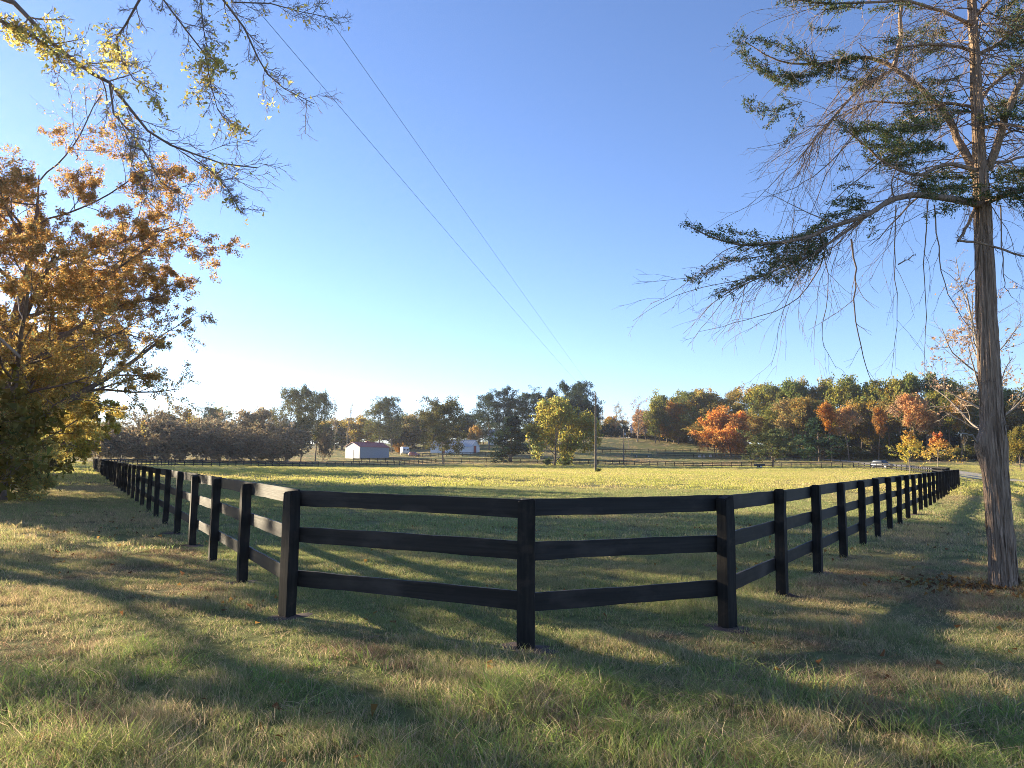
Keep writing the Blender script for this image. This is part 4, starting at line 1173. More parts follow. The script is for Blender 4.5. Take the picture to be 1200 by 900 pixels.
    spots = [(120, 60, 120, 60), (230, 110, 110, 70), (300, 130, 120, 60), (370, 190, 80, 70), (450, 320, 60, 50), (520, 390, 60, 40), (640, 280, 60, 60), (690, 330, 50, 50), (770, 230, 60, 50), (700, 230, 50, 40), (870, 310, 40, 40), (800, 85, 30, 15), (40, 150, 60, 60), (820, 450, 40, 30), (960, 375, 20, 20), (170, 170, 60, 50)]
    from_px = lambda p: (600 + F_PX * p[0] / p[1]) * 3, 
    for p in tw:
        q = CM.transposed() @ Vector((p[-1][0], p[-1][1], p[-1][2] - CAM_H))
        ux, uy = (600 - q.x / q.z * F_PX) * 3, (450 + q.y / q.z * F_PX) * 3
        wgt = max(math.exp(-((ux - a) / e) ** 2 - ((uy - b) / f) ** 2) for a, b, e, f in spots)
        if ux < 0: wgt = max(wgt, 0.4)
        if r.rand() < 0.03 + 0.75 * wgt:
            for _ in range(r.randint(1, 5)): cen.append(p[r.randint(1, len(p))] + r.normal(size=3) * 0.03 - np.array([0, 0, 0.02]))
    for p, _ in l3:
        for _ in range(4): cen.append(p[-1] + r.normal(size=3) * 0.12)
    cen = np.array(cen) - o0
    V, Q = leaf_arrays(cen, 0.026 * (0.6 + 0.8 * r.rand(len(cen))), r, 0.5)
    obj('foliage', mesh_q('foliage', V, Q, M_LEAF, var_cols(r, len(cen), (0.60, 0.52, 0.17), 0.4, 0.1)), root)
overhang_tree()

# ------------------------------------------------------------------ the cedar on the right
def near_cedar():
    r = np.random.RandomState(61)
    D = float(CEDAR[1])
    root = empty('cedar_tree', tuple(CEDAR)); tag(root, 'old cedar with a shaggy grey-brown trunk and drooping dead twigs beside the fence', 'tree')
    o0 = np.array(CEDAR)
    # trunk skin: ridged bark, flare, knot
    prof = [(1177, 720, 20), (1177, 695, 18.8), (1175, 675, 18), (1173, 640, 18.5), (1170, 600, 18), (1167, 560, 17.5), (1164, 525, 18), (1162, 500, 17), (1160, 460, 15.8), (1158, 420, 15), (1156.5, 380, 14.2), (1155, 330, 13.4), (1153, 280, 12.8), (1151, 240, 12), (1148, 190, 10), (1146, 140, 8.8), (1143, 70, 7.5), (1139, 0, 6.5), (1134, -90, 5.2), (1128, -220, 3.0), (1124, -330, 1.0)]
    pr = np.array(prof, float)
    yy = np.interp(np.linspace(0, 1, 150), np.linspace(0, 1, len(pr)), pr[:, 1])
    K = 72
    rows = []
    th = np.arange(K) / K * 2 * math.pi
    cpts, crad = [], []
    for y in yy:
        x = np.interp(-y, -pr[:, 1], pr[:, 0]); w_ = np.interp(-y, -pr[:, 1], pr[:, 2])
        c = P(x, y, D) - o0
        rad = 0.70 * w_ / F_PX * D
        cpts.append(c); crad.append(rad)
        z = c[2]
        base = np.clip((0.5 - z) / 0.6, 0, 1)
        rr = rad * (1 + 0.07 * np.cos(3 * th + 1 + z * 0.5) + 0.05 * np.cos(7 * th + 2.2 * math.sin(z * 0.9)) + 0.035 * np.cos(13 * th + 1.6 * math.sin(z * 1.7)) + (0.05 + 0.30 * base) * np.maximum(0, np.cos(5 * th + 0.8)) ** 2)
        rr += rad * 0.10 * (vnoise(th * 3.2, np.full(K, z * 1.3), 0.28, 4) - 0.5) * 2
        rr += rad * 0.10 * (vnoise(th * 9, np.full(K, z * 0.8), 0.5, 14) - 0.5) * 2
        # knot facing left and the scar beside it
        for kz, ka, amp, sz, sa in ((zk1, math.pi * 1.02, 0.62, 0.16, 0.55), (zk1 - 0.22, math.pi * 1.0, 0.28, 0.25, 0.5), (zk1 + 0.14, math.pi * 1.62, 0.22, 0.2, 0.45), (1.1, math.pi * 1.4, 0.1, 0.2, 0.4)):
            da = (th - ka + math.pi) % (2 * math.pi) - math.pi
            rr += rad * amp * np.exp(-((z - kz) / sz) ** 2 - (da / sa) ** 2)
        rows.append(c + np.stack([np.cos(th) * rr, np.sin(th) * rr, np.zeros(K)], 1))
    V = np.array(rows); n = len(rows)
    i = np.arange(n * K).reshape(n, K)
    Q = np.stack([i[:-1], np.roll(i[:-1], -1, 1), np.roll(i[1:], -1, 1), i[1:]], -1).reshape(-1, 4)
    obj('trunk', mesh_q('trunk', V.reshape(-1, 3), Q, M_BARK_CEDAR, smooth=True), root)
    # shaggy strips of bark standing a little proud
    SV, SQ = [], []
    VV = np.array(rows)
    for k in range(420):
        j = int(r.rand() ** 1.3 * 100); a = r.randint(K); m = r.randint(4, 11)
        j2 = min(j + m, n - 2)
        ids = np.arange(j, j2 + 1)
        cpt = VV[ids].mean(1)
        pp = VV[ids, a]; nn = norm(pp - cpt); tt = np.cross(nn, (0, 0, 1.0)); tt = norm(tt)
        u_ = np.linspace(0, 1, len(ids))[:, None]
        wd = 0.006 + 0.012 * r.rand()
        lift = 0.004 + 0.014 * (1 - u_) ** 2 * r.rand()
        wprof = wd * np.sin(np.pi * np.clip(u_ * 0.9 + 0.08, 0, 1)) + 0.001
        L_ = pp + nn * lift - tt * wprof; R2 = pp + nn * lift + tt * wprof
        o_ = len(SV); 
        for q in range(len(ids)): SV.append(L_[q]); SV.append(R2[q])
        for q in range(len(ids) - 1): SQ.append((o_ + 2 * q, o_ + 2 * q + 1, o_ + 2 * q + 3, o_ + 2 * q + 2))
    bs_ = obj('bark_strips', mesh_q('bark_strips', np.array(SV), np.array(SQ), M_BARK_CEDAR), root); bs_['kind'] = 'stuff'
    Zm = lambda x, y, d: P(800 + x / 2, y / 2, D + d) - o0      # zoomed photo coordinates (x2)
    def line(pts, d0, d1, r0, r1):
        n = len(pts); m = 3 * n
        q = np.array([Zm(x, y, d0 + (d1 - d0) * (k / (n - 1)) ** 0.8) for k, (x, y) in enumerate(pts)])
        t = np.linspace(0, n - 1, m)
        q = np.stack([np.interp(t, np.arange(n), q[:, a]) for a in range(3)], 1)
        q[1:-1] = 0.25 * q[:-2] + 0.5 * q[1:-1] + 0.25 * q[2:]
        q[2:] += r.normal(size=(m - 2, 3)) * 0.008
        return (q, np.linspace(r0, r1, m))
    limbs = [
        line([(705, 482), (650, 470), (560, 455), (500, 462), (440, 500), (330, 545), (230, 572), (110, 575), (10, 530)], 0, -1.3, 0.055, 0.006),
        line([(440, 500), (360, 560), (280, 610), (180, 650), (80, 690)], -0.6, -1.1, 0.02, 0.004),
        line([(690, 420), (655, 340), (620, 270), (580, 225), (500, 160), (430, 130), (330, 150), (230, 150), (140, 95)], 0, 0.8, 0.06, 0.006),
        line([(495, 158), (512, 90), (508, 40), (522, -10), (540, -80)], 0.4, 0.5, 0.036, 0.018),
        line([(715, 400), (740, 330), (765, 250), (800, 180), (850, 80)], 0, -0.6, 0.06, 0.03),
        line([(690, 250), (720, 205), (760, 170), (830, 160)], 0, 0.5, 0.03, 0.014),
        line([(690, 480), (660, 540), (645, 565)], 0, -0.3, 0.022, 0.018),
        line([(645, 563), (720, 575), (810, 602), (880, 620)], -0.3, -0.5, 0.018, 0.01),
        line([(700, 480), (760, 455), (850, 440)], 0, -0.8, 0.04, 0.015),
        line([(690, 400), (620, 380), (560, 410), (500, 400), (420, 340), (370, 290)], 0, -0.9, 0.032, 0.006),
        line([(680, 250), (600, 240), (520, 245), (440, 235), (380, 260), (300, 330)], 0.1, 1.0, 0.025, 0.005),
        line([(685, 120), (620, 105), (540, 105), (470, 125)], 0, -0.6, 0.026, 0.01),
        line([(680, 60), (600, 20), (520, 0), (400, 10), (300, 5), (225, -10)], 0, -1.0, 0.028, 0.006),
        line([(690, 130), (760, 90), (830, 30)], 0, 0.6, 0.03, 0.012),
        line([(685, 40), (740, -20), (800, -90)], 0, -0.6, 0.03, 0.012),
        line([(500, 160), (420, 200), (340, 290), (290, 350), (270, 380)], 0.4, 0.0, 0.022, 0.006),
        line([(690, 300), (740, 290), (820, 300)], 0, -0.7, 0.028, 0.014),
        line([(690, 380), (760, 380), (850, 350)], 0.1, 0.7, 0.028, 0.014),
        line([(700, 900), (720, 890)], 0, -0.1, 0.01, 0.008),
    ]
    stub = [line([(692, 1040), (672, 1018), (650, 1016), (638, 1018)], -0.05, -0.25, 0.016, 0.006)]
    hang = [  # dead drooping branches
        line([(395, 560), (405, 640), (400, 720), (420, 830), (442, 893)], -0.6, -0.7, 0.013, 0.004),
        line([(340, 560), (320, 640), (250, 720), (130, 755), (40, 778)], -0.7, -0.9, 0.010, 0.002),
        line([(330, 590), (345, 680), (320, 800), (362, 860)], -0.7, -0.6, 0.007, 0.002),
        line([(590, 480), (600, 600), (625, 700), (690, 790)], -0.3, -0.5, 0.010, 0.003),
        line([(690, 620), (668, 660), (636, 694)], -0.25, -0.35, 0.006, 0.003),
        line([(745, 480), (750, 600), (752, 670), (775, 700)], -0.3, -0.5, 0.010, 0.003),
        line([(500, 480), (495, 600), (505, 740), (490, 880)], -0.4, -0.6, 0.009, 0.002),
        line([(575, 470), (565, 600), (570, 760), (565, 880)], -0.3, -0.2, 0.009, 0.002),
        line([(505, 620), (545, 598)], -0.4, -0.4, 0.010, 0.005),
        line([(430, 500), (300, 600), (240, 700), (210, 860)], -0.5, -0.6, 0.009, 0.002),
        line([(420, 300), (330, 400), (260, 440), (140, 490)], 0.2, 0.2, 0.010, 0.002),
        line([(300, 300), (230, 340), (150, 350)], 0.3, 0.2, 0.007, 0.002),
        line([(480, 220), (400, 310), (330, 420), (280, 560)], 0.3, 0.1, 0.010, 0.003),
        line([(560, 300), (440, 400), (350, 470), (290, 600)], 0.2, 0.0, 0.010, 0.003),
        line([(520, 130), (420, 150), (330, 260), (270, 400)], 0.4, 0.4, 0.010, 0.003),
    ]
    # more random hanging twigs from the limbs
    par = limbs[0:3] + limbs[9:13] + limbs[15:16]
    extra = []
    for k in range(175):
        pts, rad = par[r.randint(len(par))]
        p, d, _, _ = poly_at(pts, 0.05 + 0.8 * r.rand())
        extra.append((wander(r, p, d * 0.5 + np.array([-0.35, -0.1, -0.35]) + r.normal(size=3) * 0.35, 0.6 + 1.4 * r.rand(), 9, 0.12, np.array([-0.03, 0, -0.075])), np.linspace(0.0055, 0.0018, 10)))
    for k in range(120):
        p = np.array(Zm(690, -30 + 480 * r.rand(), 0)) 
        extra.append((wander(r, p, np.array([r.normal(), r.normal() * 0.6, 0.5 * r.normal()]), 0.8 + 1.0 * r.rand(), 9, 0.12, np.array([0, 0, -0.01])), np.linspace(0.009, 0.002, 10)))
    tw2 = spawn(r, hang + extra, 6, 0.30, 0.6, 0.15, 5, 0.15, (0, 0, -0.06), 0.6, 0.0022)
    tw3 = spawn(r, tw2, 2, 0.5, 0.6, 0.2, 4, 0.15, (0, 0, -0.05), 0.7, 0.0018)
    tw4 = spawn(r, limbs, 12, 0.18, 0.9, 0.15, 5, 0.14, (0, 0, 0.01), 0.4, 0.003)
    tw5 = spawn(r, tw4, 4, 0.45, 0.7, 0.2, 4, 0.14, (0, 0, 0), 0.6, 0.002)
    obj('limbs', tube_mesh('limbs', [(limbs, 8)], M_BARK_CEDAR), root)
    obj('broken_stub', tube_mesh('broken_stub', [(stub, 7)], M_BARK_PALE), root)
    obj('dead_twigs', tube_mesh('dead_twigs', [(hang, 5), (extra, 4), (tw2, 3), (tw3, 3), (tw4, 3), (tw5, 3)], M_TWIG), root)
    # foliage boughs: flat sprays of scale leaves along chosen branchlets
    sprays = [  # polyline (x2 photo), depth range, side length in metres, density
        ([(230, 572), (150, 575), (90, 560), (5, 522)], -1.0, -1.3, 0.22, 1.0), ([(190, 600), (120, 610), (60, 640), (20, 660)], -1.0, -1.2, 0.2, 1.0),
        ([(190, 560), (130, 545), (90, 535)], -1.0, -1.2, 0.14, 0.9), ([(170, 650), (120, 670), (75, 690)], -1.0, -1.1, 0.18, 1.0),
        ([(350, 540), (290, 580), (240, 610), (180, 650)], -0.7, -1.0, 0.34, 1.5), ([(330, 560), (290, 600), (260, 640), (215, 655)], -0.7, -0.9, 0.26, 1.3), ([(330, 545), (260, 560), (200, 590)], -0.6, -1.0, 0.26, 1.2),
        ([(440, 495), (400, 490), (350, 505), (320, 530)], -0.5, -0.7, 0.26, 1.3), ([(430, 470), (390, 465), (350, 480)], -0.4, -0.6, 0.18, 1.0), ([(450, 440), (400, 430), (360, 440)], -0.4, -0.6, 0.12, 0.7),
        ([(430, 130), (360, 165), (290, 180), (220, 180), (150, 140), (130, 85)], 0.5, 0.8, 0.34, 1.4), ([(400, 150), (300, 150), (230, 110), (170, 90)], 0.5, 0.7, 0.26, 1.1), ([(300, 190), (240, 200), (160, 150)], 0.6, 0.8, 0.24, 1.0),
        ([(330, 160), (280, 120), (245, 90)], 0.5, 0.7, 0.2, 0.9), ([(280, 240), (220, 260), (170, 265), (150, 235)], 0.5, 0.6, 0.24, 1.0), ([(280, 260), (260, 300), (245, 330)], 0.4, 0.5, 0.2, 0.9), ([(220, 265), (195, 300)], 0.5, 0.6, 0.16, 0.9),
        ([(420, 130), (450, 180), (400, 220)], 0.4, 0.4, 0.3, 1.0), ([(480, 180), (430, 195), (370, 180)], 0.4, 0.5, 0.28, 1.2),
        ([(420, 340), (390, 300), (365, 285)], -0.7, -0.9, 0.2, 1.0), ([(520, 330), (450, 300), (400, 310)], -0.5, -0.8, 0.24, 1.2), ([(600, 300), (540, 290), (470, 310)], -0.4, -0.6, 0.26, 1.3), ([(620, 340), (560, 345), (500, 370)], -0.3, -0.6, 0.26, 1.2), ([(560, 380), (500, 390), (440, 380)], -0.4, -0.6, 0.22, 1.0),
        ([(680, 260), (620, 265), (560, 255), (510, 270)], 0.1, 0.5, 0.26, 1.3), ([(640, 245), (600, 275), (580, 290)], 0.0, 0.2, 0.24, 1.1),
        ([(700, 440), (640, 440), (590, 450), (550, 435)], -0.1, -0.4, 0.28, 1.5), ([(690, 460), (640, 480), (600, 500)], -0.2, -0.4, 0.2, 1.0), ([(680, 420), (620, 410), (570, 430)], -0.1, -0.5, 0.2, 1.1),
        ([(700, 470), (760, 450), (830, 440)], -0.2, -0.7, 0.34, 1.6), ([(720, 420), (780, 400), (840, 400)], -0.1, 0.4, 0.3, 1.4), ([(730, 440), (790, 470), (850, 480)], -0.2, -0.4, 0.28, 1.3),
        ([(690, 290), (750, 270), (820, 280)], -0.1, -0.6, 0.32, 1.4), ([(720, 250), (780, 240), (850, 220)], 0.1, 0.4, 0.28, 1.2), ([(740, 180), (790, 150), (840, 130)], 0.2, 0.5, 0.26, 1.1),
        ([(740, 90), (790, 60), (840, 10)], 0.3, 0.6, 0.34, 1.5), ([(730, 30), (780, 0), (830, -40)], -0.2, -0.5, 0.34, 1.5), ([(720, 110), (780, 100), (840, 100)], 0, 0.2, 0.28, 1.2),
        ([(360, 10), (300, 5), (250, 0), (220, -15)], -0.7, -1.0, 0.24, 1.1), ([(420, 20), (370, 15), (340, 30)], -0.5, -0.8, 0.22, 1.0), ([(380, -30), (300, -30), (240, -50)], -0.6, -1.0, 0.3, 1.2), ([(560, 20), (500, 10), (440, 25)], -0.4, -0.6, 0.2, 0.8),
        ([(370, 60), (330, 75), (300, 60)], 0.3, 0.4, 0.18, 0.8), ([(560, 110), (500, 120), (450, 140)], -0.3, -0.5, 0.16, 0.7), ([(600, 40), (560, 70), (520, 80)], -0.2, 0.1, 0.14, 0.6),
        ([(660, 180), (610, 190), (560, 180)], 0, 0.4, 0.14, 0.6), ([(450, 530), (440, 550)], -0.5, -0.5, 0.12, 0.9), ([(560, 510), (580, 500)], -0.4, -0.4, 0.1, 0.8), ([(390, 390), (370, 400)], -0.4, -0.4, 0.1, 0.8),
    ]
    for k in range(24):      # loose sprays through the upper crown, both sides of the stem
        y0 = -60 + 500 * r.rand(); sg = -1 if r.rand() < 0.6 else 1
        x0 = 690 + sg * (20 + 150 * r.rand()); ln = 60 + 90 * r.rand(); dz = r.normal() * 0.5
        sprays.append(([(x0, y0), (x0 + sg * ln * 0.5, y0 + r.normal() * 12), (x0 + sg * ln, y0 + 14 + r.normal() * 16)], dz, dz + r.normal() * 0.3, 0.16 + 0.14 * r.rand(), 0.6 + 0.5 * r.rand()))
    cen, ax, stems = [], [], []
    for pts, d0, d1, side, dens in sprays:
        st = line(pts, d0, d1, 0.008, 0.003); stems.append(st)
        q = st[0]; L = np.linalg.norm(np.diff(q, axis=0), axis=1).sum()
        nb = max(4, int(L * 34 * dens))
        for b in range(nb):
            t = (b + r.rand()) / nb
            p, d, _, _ = poly_at(q, t)
            u = np.cross(d, np.array([0, -0.6, 0.8]) + r.normal(size=3) * 0.35); u /= np.linalg.norm(u)
            sgn = 1 if b % 2 else -1
            bd = d * 0.75 + u * sgn * 0.8 + r.normal(size=3) * 0.25 + np.array([0, 0, 0.10])
            bl = side * (1.05 - 0.55 * t) * (0.5 + 0.7 * r.rand())
            br = wander(r, p, bd, bl, 4, 0.14, np.array([0, 0, -0.02]))
            stems.append((br, np.linspace(0.003, 0.0015, 5)))
            m = max(5, int(bl * 170))
            for _ in range(m):
                tt = 0.15 + 0.85 * r.rand()
                pp, dd, _, _ = poly_at(br, tt)
                cen.append(pp + r.normal(size=3) * 0.022); ax.append(dd + r.normal(size=3) * 0.5)
    cen = np.array(cen); ax = norm(np.array(ax))
    V, Q = leaf_arrays(cen, 0.021 * (0.6 + 0.8 * r.rand(len(cen))), r, 0.34, ax)
    print('cedar leaves', len(cen))
    obj('foliage', mesh_q('foliage', V, Q, M_NEEDLE, var_cols(r, len(cen), (0.12, 0.145, 0.065), 0.4, 0.18)), root)
    obj('branchlets', tube_mesh('branchlets', [(stems, 3)], M_TWIG), root)
zk1 = float(P(1160, 520, CEDAR[1])[2])
near_cedar()

# pale half-bare tree behind the cedar
def pale_tree():
    r = np.random.RandomState(88)
    d = 46.0
    b = GP(1172, d)
    H = P(1172, 292, d)[2] - b[2]
    root = empty('maple_tree', tuple(b)); tag(root, 'half-bare tree with pale branches and a few pinkish leaves behind the old cedar', 'tree')
    tr = wander(r, (0, 0, -0.3), (0.02, 0, 1), H * 0.85, 9, 0.04, np.array([0, 0, 0.05]))
    trunk = [(tr, np.linspace(0.22, 0.04, 10))]
    l1 = spawn(r, trunk, 15, 0.42, 0.95, 0.25, 7, 0.10, (0, 0, 0.05), 0.5, 0.03)
    l2 = spawn(r, l1, 8, 0.42, 0.7, 0.2, 5, 0.12, (0, 0, 0.04), 0.5, 0.014)
    l3 = spawn(r, l2, 6, 0.45, 0.7, 0.2, 4, 0.14, (0, 0, 0.03), 0.6, 0.008)
    obj('trunk', tube_mesh('trunk', [(trunk, 10), (l1, 6)], M_BARK_PALE), root)
    obj('twigs', tube_mesh('twigs', [(l2, 4), (l3, 3)], M_BARK_PALE), root)
    tips = np.array([p[0][k] for p in l3 for k in (2, 3, 4)])
    n = 5200
    c = tips[r.randint(len(tips), size=n)] + r.normal(size=(n, 3)) * 0.08
    c = c[r.rand(n) < np.clip(1.5 * vnoise(c[:, 0], c[:, 2], 1.3, 6) - 0.4, 0, 1)]
    V, Q = leaf_arrays(c, 0.085 * (0.6 + 0.8 * r.rand(len(c))), r, 0.6)
    obj('crown', mesh_q('crown', V, Q, M_LEAF, var_cols(r, len(c), (0.46, 0.31, 0.20), 0.35, 0.1)), root)
pale_tree()

# ------------------------------------------------------------------ utility poles and wires
def pole(px, d, top, label, arm=False):
    b = GP(px, d)
    H = P(px, top, d)[2] - b[2]
    root = empty('utility_pole', tuple(b)); tag(root, label, 'pole', 'utility poles')
    q = np.array([(0, 0, -0.5), (0, 0, H * 0.5), (0, 0, H)]); V, Q = tube_arrays([(q, np.array([0.17, 0.14, 0.11]))], 10)
    obj('shaft', mesh_q('shaft', V, Q, M_POLE, smooth=True), root)
    obj('pole_cap', cyl_mesh('pole_cap', 0.115, 0.03, 10, M_METAL), root, (0, 0, H + 0.012))
    obj('insulator', cyl_mesh('insulator', 0.06, 0.22, 8, M_GREYSIDE, bev=0.015), root, (0, -0.15, H - 0.25))
    obj('bracket', bevel_box('bracket', -0.03, 0.03, -0.16, 0.0, H - 0.34, H - 0.29, M_METAL, 0.005), root)
    if arm: obj('transformer', cyl_mesh('transformer', 0.22, 0.7, 14, M_GREYROOF, bev=0.04), root, (0.36, 0, H - 1.3))
    return np.array((b[0], b[1] - 0.15, b[2] + H - 0.14))
t1 = pole(698, 114, 460, 'tall wooden utility pole in the field with a small bush at its foot')
t2 = pole(731, 212, 503, 'shorter dark utility pole at the back fence', True)
t3 = pole(737, 300, 510, 'thin pale utility pole on the bare hill')
def wire(a, via_px, via_d, label, sag):
    m = P(via_px[0], via_px[1], via_d)
    t = -10 / (a[1] - via_d)
    e = m + (m - a) * (24 / (a[1] - via_d))
    n = 48
    s = np.linspace(0, 1, n)[:, None]
    q = a * (1 - s) + e * s
    q[:, 2] -= (4 * s * (1 - s))[:, 0] * sag
    V, Q = tube_arrays([(q - a, np.full(n, 0.0055))], 5)
    o = obj('power_line', mesh_q('power_line', V, Q, M_WIRE, smooth=True), None, tuple(a)); tag(o, label, 'wire', 'power lines')
wire(t1, (386, 14), 16, 'thin power line descending to the tall utility pole in the field', 0.25)
wire(t2, (340, 38), 16, 'thin power line passing on to the shorter pole at the back fence', 0.9)

# ------------------------------------------------------------------ buildings
def gable_building(name, label, cat, loc, rz, L, Wd, He, Hr, wall_m, gable_m, roof_m, over=0.25, doors=(), windows=(), cupola=False):
    """ridge along local x; front long side at -y; doors/windows: (face, centre, z0, w, h, material)"""
    root = empty(name, loc, rz); tag(root, label, cat)
    hx, hy = L / 2, Wd / 2
    sid = [((-hx, -hy, -0.6), (hx, -hy, -0.6), (hx, -hy, He), (-hx, -hy, He)), ((hx, hy, -0.6), (-hx, hy, -0.6), (-hx, hy, He), (hx, hy, He))]
    for nm, q in zip(('front_wall', 'back_wall'), sid):
        V = np.array(q); n = np.array([0, 0.12 if nm == 'front_wall' else -0.12, 0])
        Vb = V + n
        obj(nm, mesh_py(nm, list(V) + list(Vb), [(0, 1, 2, 3), (7, 6, 5, 4), (0, 4, 5, 1), (1, 5, 6, 2), (2, 6, 7, 3), (3, 7, 4, 0)], wall_m), root)
    for sx in (-1, 1):
        x = sx * hx; xi = x - sx * 0.12
        a = [(x, -hy + 0.125, -0.6), (x, hy - 0.125, -0.6), (x, hy - 0.125, He), (x, 0, Hr - 0.05), (x, -hy + 0.125, He)]
        b = [(xi, y, z) for _, y, z in a]
        Fc = [(0, 1, 2, 3, 4), (9, 8, 7, 6, 5)] + [(i, (i + 1) % 5, 5 + (i + 1) % 5, 5 + i) for i in range(5)]
        obj('gable_wall', mesh_py('gable_wall', a + b, Fc, gable_m), root)
    # roof: two slabs with standing seams
    sl = (Hr - He) / hy
    ro = None
    for sy in (-1, 1):
        e = hy + over
        V = []
        for x in (-hx - over, hx + over):
            for y, z in ((0.01, Hr + 0.02), (e, Hr + 0.02 - sl * e), (e, Hr - 0.08 - sl * e), (0.01, Hr - 0.08)): V.append((x, sy * y, z))
        Fc = [(0, 1, 5, 4), (1, 2, 6, 5), (2, 3, 7, 6), (3, 0, 4, 7), (3, 2, 1, 0), (4, 5, 6, 7)]
        o = obj('roof_slab', mesh_py('roof_slab', V, Fc, roof_m), root)
        for k in range(int(L / 0.9) + 1):
            x = -hx + k * L / int(L / 0.9)
            V2 = []
            for xx in (x - 0.025, x + 0.025):
                for y, z in ((0.03, Hr + 0.07), (e - 0.01, Hr + 0.07 - sl * e), (e - 0.01, Hr + 0.021 - sl * e), (0.03, Hr + 0.021)): V2.append((xx, sy * y, z))
            obj('seam', mesh_py('seam', V2, Fc, roof_m), o)
    if cupola:
        c = obj('ridge_vent', bevel_box('ridge_vent', -0.6, 0.6, -0.4, 0.4, Hr - 0.1, Hr + 0.45, roof_m, 0.05), root)
    obj('ridge_cap', bevel_box('ridge_cap', -hx - over, hx + over, -0.14, 0.14, Hr - 0.01, Hr + 0.1, roof_m, 0.03), root)
    for kind, face, cpos, z0, ww, hh, mt in [('door', *x) for x in doors] + [('window', *x) for x in windows]:
        if face == 'front': a, b = (cpos - ww / 2, cpos + ww / 2), (-hy - 0.05, -hy - 0.003)
        elif face == 'left': a, b = (-hx - 0.05, -hx - 0.003), (cpos - ww / 2, cpos + ww / 2)
        else: a, b = (hx + 0.003, hx + 0.05), (cpos - ww / 2, cpos + ww / 2)
        o = obj(kind, bevel_box(kind, a[0], a[1], b[0], b[1], z0, z0 + hh, mt, 0.01), root)
        g = 0.12
        def fr(lo, hi, p): return (lo - p, hi + p)
        if face == 'front': fa, fb = fr(*a, g), (-hy - 0.075, -hy - 0.052)
        elif face == 'left': fa, fb = (-hx - 0.075, -hx - 0.052), fr(*b, g)
        else: fa, fb = (hx + 0.052, hx + 0.075), fr(*b, g)
        obj('lintel', bevel_box('lintel', fa[0], fa[1], fb[0], fb[1], z0 + hh, z0 + hh + g, M_WHITE, 0.005), o)
    return root
bs = GP(425, 250)
gable_building('shed', 'grey metal shed with a red roof beyond the back fence', 'shed', (bs[0] + 0.3, bs[1] + 5.5, bs[2] - 0.1), R(41), 11.0, 9.4, 4.0, 5.5, M_GREYSIDE, M_GREYSIDE, M_REDROOF, doors=[('left', 0.6, 0.0, 2.6, 2.9, M_GREYSIDE)], cupola=True)
bb = GP(545, 272)
gable_building('barn', 'long low white barn with a red door in its gable behind the round pine', 'barn', (GP(532, 278)[0], 282, GP(532, 276)[2] - 0.2), R(-22), 16.5, 7.0, 2.9, 5.2, M_WHITE, M_WHITE, M_GREYROOF, doors=[('right', -0.6, 0.0, 2.2, 3.2, M_REDDOOR), ('front', -3.0, 0.0, 1.2, 2.1, M_REDDOOR)])
h3 = GP(580, 330)
gable_building('house', 'white house glimpsed between the tall pines', 'house', (h3[0] + 1.0, 330, P(580, 522, 330)[2]), R(-20), 6.5, 6, 4.6, 6.8, M_WHITE, M_WHITE, M_GREYROOF, windows=[('front', -2.1, 1.2, 1.0, 1.4, M_GLASS), ('front', 2.1, 1.2, 1.0, 1.4, M_GLASS), ('front', -2.1, 3.2, 1.0, 1.2, M_GLASS), ('front', 2.1, 3.2, 1.0, 1.2, M_GLASS)], doors=[('front', 0, 0, 1.1, 2.1, M_REDDOOR)])
h4 = GP(752, 350)
gable_building('house', 'white house behind the orange trees on the hill crest', 'house', (h4[0], 352, P(752, 513, 352)[2] - 0.4), R(8), 10, 7, 3.8, 6.0, M_WHITE, M_WHITE, M_GREYROOF, windows=[('front', x, 1.2, 1.0, 1.4, M_GLASS) for x in (-4, -2, 2, 4)], doors=[('front', 0, 0, 1.1, 2.1, M_DARK)])

# ------------------------------------------------------------------ vehicles and small things
def wheel(root, x, y, r=0.33, wd=0.22):
    w_ = obj('wheel', cyl_mesh('wheel', r, wd, 18, M_TYRE, 'x', 0.03), root, (x, y, r))
    obj('rim', cyl_mesh('rim', r * 0.6, wd + 0.02, 12, M_METAL, 'x'), w_)

def loft_body(name, sections, mat, bev=0.05):
    """sections along y: (y, halfwidth, z0, z1, top halfwidth)"""
    bm = bmesh.new(); rings = []
    for y, hw, z0, z1, tw in sections:
        rings.append([bm.verts.new(v) for v in ((-hw, y, z0), (hw, y, z0), (hw, y, (z0 + z1) * 0.5), (tw, y, z1), (-tw, y, z1), (-hw, y, (z0 + z1) * 0.5))])
    for a, b in zip(rings[:-1], rings[1:]):
        for i in range(6): bm.faces.new((a[i], a[(i + 1) % 6], b[(i + 1) % 6], b[i]))
    bm.faces.new(rings[0]); bm.faces.new(rings[-1])
    bmesh.ops.recalc_face_normals(bm, faces=bm.faces[:])
    bmesh.ops.bevel(bm, geom=bm.edges[:], offset=bev, segments=2, affect='EDGES')
    me = bpy.data.meshes.new(name); bm.to_mesh(me); bm.free(); me.materials.append(mat)
    for p in me.polygons: p.use_smooth = True
    return me

def quad_panel(name, pts, mat, root, t=0.012):
    p = [np.array(v, float) for v in pts]
    n = np.cross(p[1] - p[0], p[3] - p[0]); n /= np.linalg.norm(n)
    V = p + [v + n * t for v in p]
    return obj(name, mesh_py(name, V, [(3, 2, 1, 0), (4, 5, 6, 7), (0, 1, 5, 4), (1, 2, 6, 5), (2, 3, 7, 6), (3, 0, 4, 7)], mat), root)

